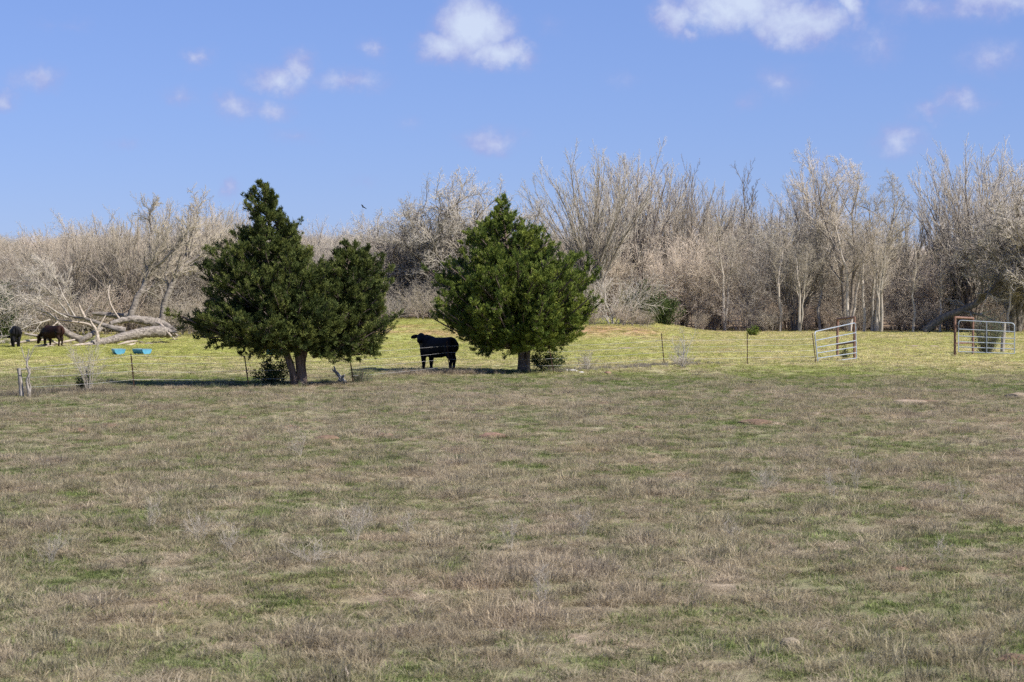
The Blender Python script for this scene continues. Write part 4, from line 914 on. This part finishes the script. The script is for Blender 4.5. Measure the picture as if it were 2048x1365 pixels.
# ------------------------------------------------------------------ fence
def fence():
    posts = [((38, 737), (44, 795), 'wood'), ((261, 708), (268, 778), 't'), ((488, 712), (497, 776), 't'), ((697, 700), (706, 769), 't'), ((893, 682), (899, 748), 't'), ((1096, 688), (1107, 747), 't'), ((1322, 667), (1328, 731), 't'), ((1494, 667), (1494, 729), 't'), ((1624, 667), (1631, 726), 't')]
    first = at(44, 795); root = empty('wire_fence', first); O = first; ends = []
    rng = np.random.default_rng(4)
    for (tx, ty), (bx, by), k in posts:
        b = at(bx, by); t = pt(tx, ty, b.y); d = (t-b); Lp = d.length; mb = MB()
        if k == 't':
            # rolled T section: flange, web and studs
            for (w_, dpt, oy) in ((.036, .006, 0), (.006, .032, .018)):
                v = []
                for z in (-.1, Lp):
                    for sx, sy in ((-1, -1), (1, -1), (1, 1), (-1, 1)): v.append((sx*w_/2, oy+sy*dpt/2, z))
                mb.add(v, [[0, 1, 5, 4], [1, 2, 6, 5], [2, 3, 7, 6], [3, 0, 4, 7], [4, 5, 6, 7], [3, 2, 1, 0]])
            for z in np.arange(.15, Lp-.05, .12): box(mb, (0, -.007, z), .014, .010, .02)
            o = mb.build('steel_post', M['rust_dark'], root, smooth=False)
        else:
            q = poly_smooth([(0, 0, -.1, .07), (.005, 0, .3, .065), (-.005, 0, .6, .062), (0, 0, Lp, .058)], 10); tubes(mb, q[:, :3], q[:, 3], 12, cap=True, rough=.07, rng=rng)
            o = mb.build('wooden_post', M['post_wood'], root)
        o.location = b-O; o.rotation_euler = d.to_track_quat('Z', 'Y').to_euler(); o.rotation_euler[2] += 0
        ends.append((b, d.normalized(), Lp))
    for h in (.30, .58, .84, 1.10):
        pts = []
        for i in range(len(ends)-1):
            (b0, d0, l0), (b1, d1, l1) = ends[i], ends[i+1]; a = b0+d0*min(h, l0-.03); c = b1+d1*min(h, l1-.03); n = 14
            for k in range(n if i < len(ends)-2 else n+1):
                t = k/n; q = a.lerp(c, t); q.z -= (.05+.03*math.sin(i*2.1+h*9))*4*t*(1-t)*.6; q.y -= .014; pts.append(q-O)
        P = np.array([list(p) for p in pts]); mb = MB(); tubes(mb, P, np.full(len(P), .0042), 5)
        # barbs
        for i in range(len(P)-1):
            L = np.linalg.norm(P[i+1]-P[i])
            for t in np.arange(.06, 1, .14/ max(L, .2)*1.0):
                c = P[i]*(1-t)+P[i+1]*t; a = rng.random()*6.28; d = np.array([.25*rng.normal(), math.cos(a), math.sin(a)]); d = d/np.linalg.norm(d)*.018
                tubes(mb, np.array([c-d, c+d]), np.array([.0025, .0015]), 3)
        mb.build('barbed_wire', M['wire'], root)
    tag(root, 'barbed wire fence on thin rusty steel posts crossing the pasture', 'fence')
fence()
# bare sapling by the wooden post
def sapling():
    o = at(56, 795); root = empty('bare_sapling', o); D = o.y
    def P(px, py, r): p = pt(px, py, D)-o; return (p.x, 0, p.z, r)
    a, b = bare_tree([[P(57, 797, .05), P(56, 770, .042), P(55, 740, .035), P(54, 715, .022), P(56, 700, .01)], [P(60, 797, .03), P(61, 775, .026), P(59, 750, .02), P(60, 735, .008)], [P(55, 725, .02), P(48, 712, .014), P(44, 700, .01), P(42, 694, .005)], [P(55, 722, .018), P(62, 710, .013), P(66, 700, .01), P(70, 692, .005)]],
                     [dict(n=6, t=(.4, .97), ang=(25, 55), len=(.15, .35), K=4, wob=.15, r=.4, up=.2, rmin=.005), dict(n=3, t=(.3, .97), ang=(25, 55), len=(.3, .6), K=3, wob=.15, r=.5, rmin=.004)], 3, split=0, sides=(8, 4, 3, 3, 3))
    a.build('stems', M['post_wood'], root); b.build('twigs', M['weed'], root); tag(root, 'pale bare sapling next to the leaning wooden post', 'sapling')
sapling()

# ------------------------------------------------------------------ gates and pipe braces
def bar(mb, a, b, r, s=8): tubes(mb, np.array([list(a), list(b)]), np.array([r, r]), s, cap=True)
def gate(bl, br, tl, tr, stays, label):
    """six-rail tube gate from its four corners"""
    root = empty('tube_gate', bl); bl, br, tl, tr = [v-root.location for v in (Vector(bl), Vector(br), Vector(tl), Vector(tr))]
    R_ = .026; c = .16
    # perimeter with rounded upper corners
    ud = (tr-tl).normalized(); pts = [bl, bl.lerp(tl, .5), tl.lerp(bl, c/(tl-bl).length)]
    for k in range(1, 5):
        a = k/5*math.pi/2; A = tl+(bl-tl).normalized()*c; pts.append(tl+ud*c*(1-math.cos(a))+(bl-tl).normalized()*c*(1-math.sin(a)))
    pts += [tl+ud*c, tl.lerp(tr, .5), tr-ud*c]
    for k in range(1, 5):
        a = k/5*math.pi/2; pts.append(tr-ud*c*(1-math.sin(a))+(br-tr).normalized()*c*(1-math.cos(a)))
    pts += [tr+(br-tr).normalized()*c, tr.lerp(br, .5), br]
    mb = MB(); P = np.array([list(p) for p in pts]); tubes(mb, P, np.full(len(P), R_), 8, cap=True); mb.build('frame', M['galv'], root)
    for f in (0.0, .155, .32, .50, .72):
        f2 = f if f else .004; mb = MB(); bar(mb, bl.lerp(tl, f2)+ud*.02, br.lerp(tr, f2)-ud*.02, R_*.88); mb.build('rail', M['galv'], root)
    for f in stays:
        mb = MB(); a = bl.lerp(br, f); b = tl.lerp(tr, f); off = Vector((0, -.03, 0))
        d = (b-a); mid = (a+b)/2+off; m4 = MB(); q = np.array([list(a+off), list(b+off)]); tubes(m4, q, np.array([.022, .022]), 4, cap=True); m4.build('stay', M['galv'], root, smooth=False)
    # hinges
    for f in (.2, .82):
        mb = MB(); q = br.lerp(tr, f) if label.startswith('tilted') else bl.lerp(tl, f); s_ = 1 if label.startswith('tilted') else -1
        bar(mb, q, q+Vector((.09*s_, .02, 0)), .018, 6); mb.build('hinge', M['rust'], root)
    return tag(root, label, 'gate')
def brace(posts, top, mid, label):
    root = empty('pipe_brace', posts[0][0]); O = Vector(posts[0][0])
    for b, zt in posts:
        mb = MB(); b = Vector(b); bar(mb, b-O-Vector((0, 0, .1)), Vector((b.x, b.y, zt))-O, .062, 12); mb.build('post', M['rust'], root)
    (b0, z0), (b1, z1) = posts
    for f, r, nm in ((top, .06, 'top_rail'), (mid, .045, 'brace_rail')):
        mb = MB(); bar(mb, Vector((b0[0], b0[1], f[0]))-O, Vector((b1[0], b1[1], f[1]))-O, r, 10); mb.build(nm, M['rust'], root)
    return tag(root, label, 'gate post')
DL = 96.0
gate(pt(1636, 727, 92.3), pt(1713, 717, DL-.2), pt(1629, 664, 92.3), pt(1711, 646, DL-.2), (), 'tilted galvanised tube gate swung open and sagging')
b1, b2 = gp(1675, 99.5), gp(1709, DL+.1)
brace([(b2, pt(1709, 634, DL+.1).z), (b1, pt(1673, 638, 99.5).z)], (pt(1709, 635, DL+.1).z, pt(1674, 639, 99.5).z), (pt(1709, 685, DL+.1).z, pt(1675, 690, 99.5).z), 'rusty pipe brace that the tilted gate hangs from')
DR = 101.5
gate(pt(1917, 704, DR-.15), pt(2029, 708, DR-.6), pt(1917, 641, DR-.15), pt(2029, 647, DR-.6), (.5,), 'level galvanised tube gate standing open near the right edge')
b1, b2 = gp(1910, DR), gp(1946, DR+3.5)
brace([(b1, pt(1910, 633, DR).z), (b2, pt(1947, 636, DR+3.5).z)], (pt(1910, 635, DR).z, pt(1947, 637, DR+3.5).z), (pt(1910, 687, DR).z, pt(1946, 686, DR+3.5).z), 'rusty pipe brace that the level right-hand gate hangs from')
def lone_post():
    b = gp(2005, 108); t = pt(2008, 645, 108); mb = MB(); q = poly_smooth([(0, 0, -.1, .12), (.02, 0, .5, .11), (.06, 0, 1.1, .11), (.08, 0, t.z-b.z, .10)], 10)
    tubes(mb, q[:, :3], q[:, 3], 12, cap=True, rough=.08, rng=np.random.default_rng(1)); o = mb.build('wooden_post', M['post_wood']); o.location = b
    tag(o, 'pale weathered wooden post behind the right-hand gate and its shrub', 'post')
lone_post()

# ------------------------------------------------------------------ troughs, dead wood, mounds, stones, weeds, bird
def trough(loc, rz, label, L=.86, r=.29, tilt=0.0):
    root = empty('feed_trough', loc, rz); n = 14; th = .014
    def shell(rad, x): return [(x, rad*math.cos(math.pi+math.pi*k/n), r+rad*math.sin(math.pi+math.pi*k/n)) for k in range(n+1)]
    mb = MB(); V = shell(r, -L/2)+shell(r, L/2)+shell(r-th, -L/2+th)+shell(r-th, L/2-th); m = n+1; q = []
    for k in range(n): q += [(k, k+1, m+k+1, m+k), (2*m+k+1, 2*m+k, 3*m+k, 3*m+k+1)]
    q += [(0, m, 3*m, 2*m), (n, 2*m+n, 3*m+n, m+n)]
    mb.add(V, q); mb.build('shell', M['blue'], root)
    for sx in (-1, 1):
        mb = MB(); o = []; 
        for x in (sx*L/2, sx*(L/2-th)): o += shell(r-.002, x+sx*.003)
        t = [(0, k, k+1) for k in range(1, n)]; t2 = [(m+0, m+k+1, m+k) for k in range(1, n)]; q = [(k, m+k, m+k+1, k+1) for k in range(n)]+[(n, m+n, m, 0)]
        mb.add(o, q, t+t2); mb.build('end_panel', M['blue'], root, smooth=False)
    mb = MB(); 
    for sy in (-1, 1): bar(mb, (-L/2, sy*r, r), (L/2, sy*r, r), .016, 8)
    for sx in (-1, 1): bar(mb, (sx*L/2, -r, r), (sx*L/2, r, r), .016, 8)
    mb.build('rim', M['blue_in'], root); root.rotation_euler[0] = tilt
    return tag(root, label, 'trough')
trough(at(237, 710), math.radians(-68), 'blue half-barrel trough seen end-on, left of its pair', tilt=.0)
trough(at(284, 710), math.radians(-46), 'blue half-barrel trough showing its long dark side, behind a steel post', L=.95)
trough(at(553, 711), math.radians(-15), 'pale blue half-barrel trough glimpsed under the twin-trunk cedar', L=.95)

def stump():
    o = at(690, 768); root = empty('dead_stump', o); rng = np.random.default_rng(2); mb = MB(); D = o.y
    def P(px, py, r, dy=0): p = pt(px, py, D)-o; return (p.x, dy, p.z, r)
    for pts in ([P(692, 770, .10), P(684, 760, .075, .02), P(677, 750, .06), P(671, 743, .045, -.02), P(668, 733, .02)], [P(672, 745, .04), P(667, 742, .03), P(664, 738, .012)], [P(683, 759, .06), P(687, 752, .04, -.05), P(690, 749, .015, -.06)], [P(687, 765, .07, -.05), P(680, 762, .05, -.08), P(677, 758, .02, -.1)]):
        q = poly_smooth(pts, 14); tubes(mb, q[:, :3], np.maximum(q[:, 3], .008), 9, cap=True, rough=.2, rng=rng)
    mb.build('snag_wood', M['bleached'], root); tag(root, 'bleached white snag of wood leaning under the twin-trunk cedar', 'dead wood')
stump()
def lump(name, loc, sx, sy, sz, seed, m, label, cat, group=None, jag=.25):
    rng = np.random.default_rng(seed); bm = bmesh.new(); bmesh.ops.create_icosphere(bm, subdivisions=4, radius=1)
    v = np.array([x.co[:] for x in bm.verts]); f = np.array([[y.index for y in x.verts] for x in bm.faces]); bm.free()
    o1 = rng.random(3)*50
    n = fbm(v[:, 0]*2+o1[0]+v[:, 2]*.7, v[:, 1]*2+o1[1]+v[:, 2]*.9, seed, 4)-.5
    v = v*(1+2*jag*n[:, None])*np.array([sx, sy, sz]); v[:, 2] = np.maximum(v[:, 2], -.03)
    me = mesh_np(name, v, [f]); o = link(name, me, M[m], None, loc); o.rotation_euler[2] = rng.random()*6.28 if sx == sy else 0; return tag(o, label, cat, group)
MOUNDS = [(1515, 848, .85, .10, 'soil', 'largest dark red dirt mound in the near pasture, below the wire fence'), (1548, 850, .55, .05, 'soil_pale', 'pale dirt spill beside the largest red mound'), (985, 876, .62, .09, 'soil', 'red dirt mound at the middle of the pasture'),
          (652, 880, .52, .08, 'soil', 'domed red dirt mound in the pasture below the white snag of wood'), (455, 893, .45, .05, 'soil', 'flat reddish dirt patch in the near left pasture'), (215, 855, .55, .07, 'soil', 'brownish dirt mound in the left pasture'),
          (162, 866, .22, .09, 'soil', 'small dark red clod heap in the left pasture'), (580, 857, .5, .05, 'soil', 'low red dirt mound above the domed one'), (770, 872, .35, .05, 'soil', 'small red dirt mound between the domed mound and the middle one'),
          (1277, 858, .28, .06, 'soil', 'small orange dirt mound right of the middle one'), (1820, 806, 1.0, .08, 'soil_pale', 'long pale dirt mound below the open gateway'), (1860, 805, .6, .05, 'soil', 'reddish end of the long dirt mound below the gateway'),
          (2040, 796, .9, .14, 'soil_pale', 'tall pale dirt mound at the right edge of the pasture'), (1215, 748, .3, .09, 'soil', 'reddish clod on the fence line right of the single-trunk cedar'), (1625, 829, .6, .04, 'soil_pale', 'flat pale dirt patch right of the largest red mound'),
          (485, 838, .28, .05, 'soil', 'small dark dirt clod below the twin-trunk cedar'), (1210, 808, .45, .04, 'soil', 'low red patch below the single-trunk cedar'), (855, 824, .7, .03, 'soil_pale', 'flat pale dirt patch below the standing cow'),
          (1250, 697, 1.4, .05, 'soil_pale', 'pale bare patch in the bright grass right of the single-trunk cedar'), (1825, 693, 1.0, .06, 'soil_pale', 'pale bare patch in the gateway'), (1868, 694, .55, .07, 'soil_pale', 'small pale bare patch in the gateway near the right-hand post'),
          (1540, 1092, .16, .03, 'soil', 'dark clods in the near grass at the centre right'), (1800, 1142, .22, .04, 'soil', 'reddish clods in the near grass at the right'), (2030, 1325, .30, .05, 'soil', 'red soil patch in the bottom right corner')]
for i, (px, py, w_, h_, m_, lb) in enumerate(MOUNDS): lump('dirt_mound', at(px, py), w_*.5, w_*.6, h_*1.1, 300+i, m_, lb, 'dirt mound', 'dirt mounds in the pasture', .3)
lump('stone', at(1580, 1298)+Vector((0, 0, .025)), .085, .06, .05, 401, 'stone', 'pale stone lying in the near grass', 'stone')
for i, (px, py, s_, lb) in enumerate(((1132, 743, .16, 'white stone nearest the post beside the single-trunk cedar'), (1146, 744, .2, 'larger white stone on the fence line by the single-trunk cedar'), (1162, 746, .12, 'flat white stone, last of the three on the fence line'))):
    lump('stone', at(px, py), s_, s_*.7, s_*.5, 410+i, 'bleached', lb, 'stone')
lump('stone', at(895, 813), .14, .1, .05, 420, 'stone', 'small whitish clod in the grass below the standing cow', 'stone')
def woodchip():
    o = at(697, 1363); mb = MB(); q = poly_smooth([(0, 0, -.02, .014), (-.005, 0, .03, .015), (-.02, .01, .08, .01), (-.025, .01, .11, .003)], 8); tubes(mb, q[:, :3], np.maximum(q[:, 3], .002), 6, cap=True)
    ob = mb.build('dry_stalk', M['bare_wood']); ob.location = o; tag(ob, 'pale dry stalk end poking up at the bottom edge', 'stalk')
woodchip()
# dry weeds standing above the near grass
WEEDS = [(1535, 985, .40, .55, 16, 'bushiest grey dry weed in the near pasture at the right'), (712, 1085, .45, .5, 14, 'pale dry weed clump in the near pasture, left of centre'), (1712, 985, .62, .25, 3, 'tall single dry stalk with forked top at the right'), (1668, 1000, .42, .35, 5, 'forked dry weed beside the tall single stalk'),
         (1020, 1105, .42, .22, 4, 'thin dry weed near the middle of the pasture'), (1165, 1075, .38, .3, 5, 'pale thin dry weed right of the middle'), (400, 1085, .38, .4, 7, 'grey dry weed in the near pasture at the left'), (300, 1060, .42, .3, 5, 'thin grey dry weed left of the others'),
         (600, 915, .45, .3, 5, 'thin dry weed far out below the twin-trunk cedar'), (1925, 1010, .40, .4, 3, 'slanting dry stalk at the right'), (100, 1130, .35, .6, 9, 'low grey weed tangle at the far left'), (620, 1130, .25, .7, 10, 'flattened grey weed tangle left of centre'),
         (820, 1080, .40, .25, 4, 'thin dry stalks right of the pale weed clump'), (1085, 1215, .40, .25, 5, 'dry weed in the foreground near the middle'), (1885, 1130, .40, .3, 3, 'leaning dry stalk in the foreground at the right'), (460, 1110, .36, .25, 4, 'small dry weed between the two left clumps'), (1460, 1085, .3, .3, 4, 'short dry weed before the bushiest weed')]
for i, (px, py, h_, w_, n_, lb) in enumerate(WEEDS):
    o = twig_bush('dry_weed', at(px, py), w_, h_, n_+2, 500+i, lb, 'weed', .0026, 7, .33); o['category'] = 'weed'
def bird():
    o = pt(727, 415, 150); mb = MB(); ob = None; root = empty('bird', o)
    q = poly_smooth([(-.22, 0, 0, .02), (-.1, 0, 0, .06), (.05, 0, .01, .065), (.18, 0, .02, .04), (.25, 0, .02, .01)], 12); tubes(mb, q[:, :3], np.maximum(q[:, 3], .006), 8, cap=True); mb.build('body', M['bird'], root)
    for s in (-1, 1):
        mb = MB(); v = []
        for (y, z, c, x) in ((0.03, .02, .12, .03), (.25, .12, .13, .06), (.5, .13, .09, .0), (.68, .08, .02, -.08)):
            for dz in (.008, -.008): v += [(x+c, s*y, z+dz), (x-c, s*y, z+dz)]
        f = []
        for k in range(3):
            a = k*4; b = a+4; f += [(a, a+1, b+1, b), (a+2, b+2, b+3, a+3), (a, b, b+2, a+2), (a+1, a+3, b+3, b+1)]
        mb.add(v, f); mb.build('wing', M['bird'], root)
    root.scale = (.5, .5, .5); root.rotation_euler = (.5, 0.1, 2.6); tag(root, 'tiny dark bird flying between the cedar tops', 'bird')
bird()
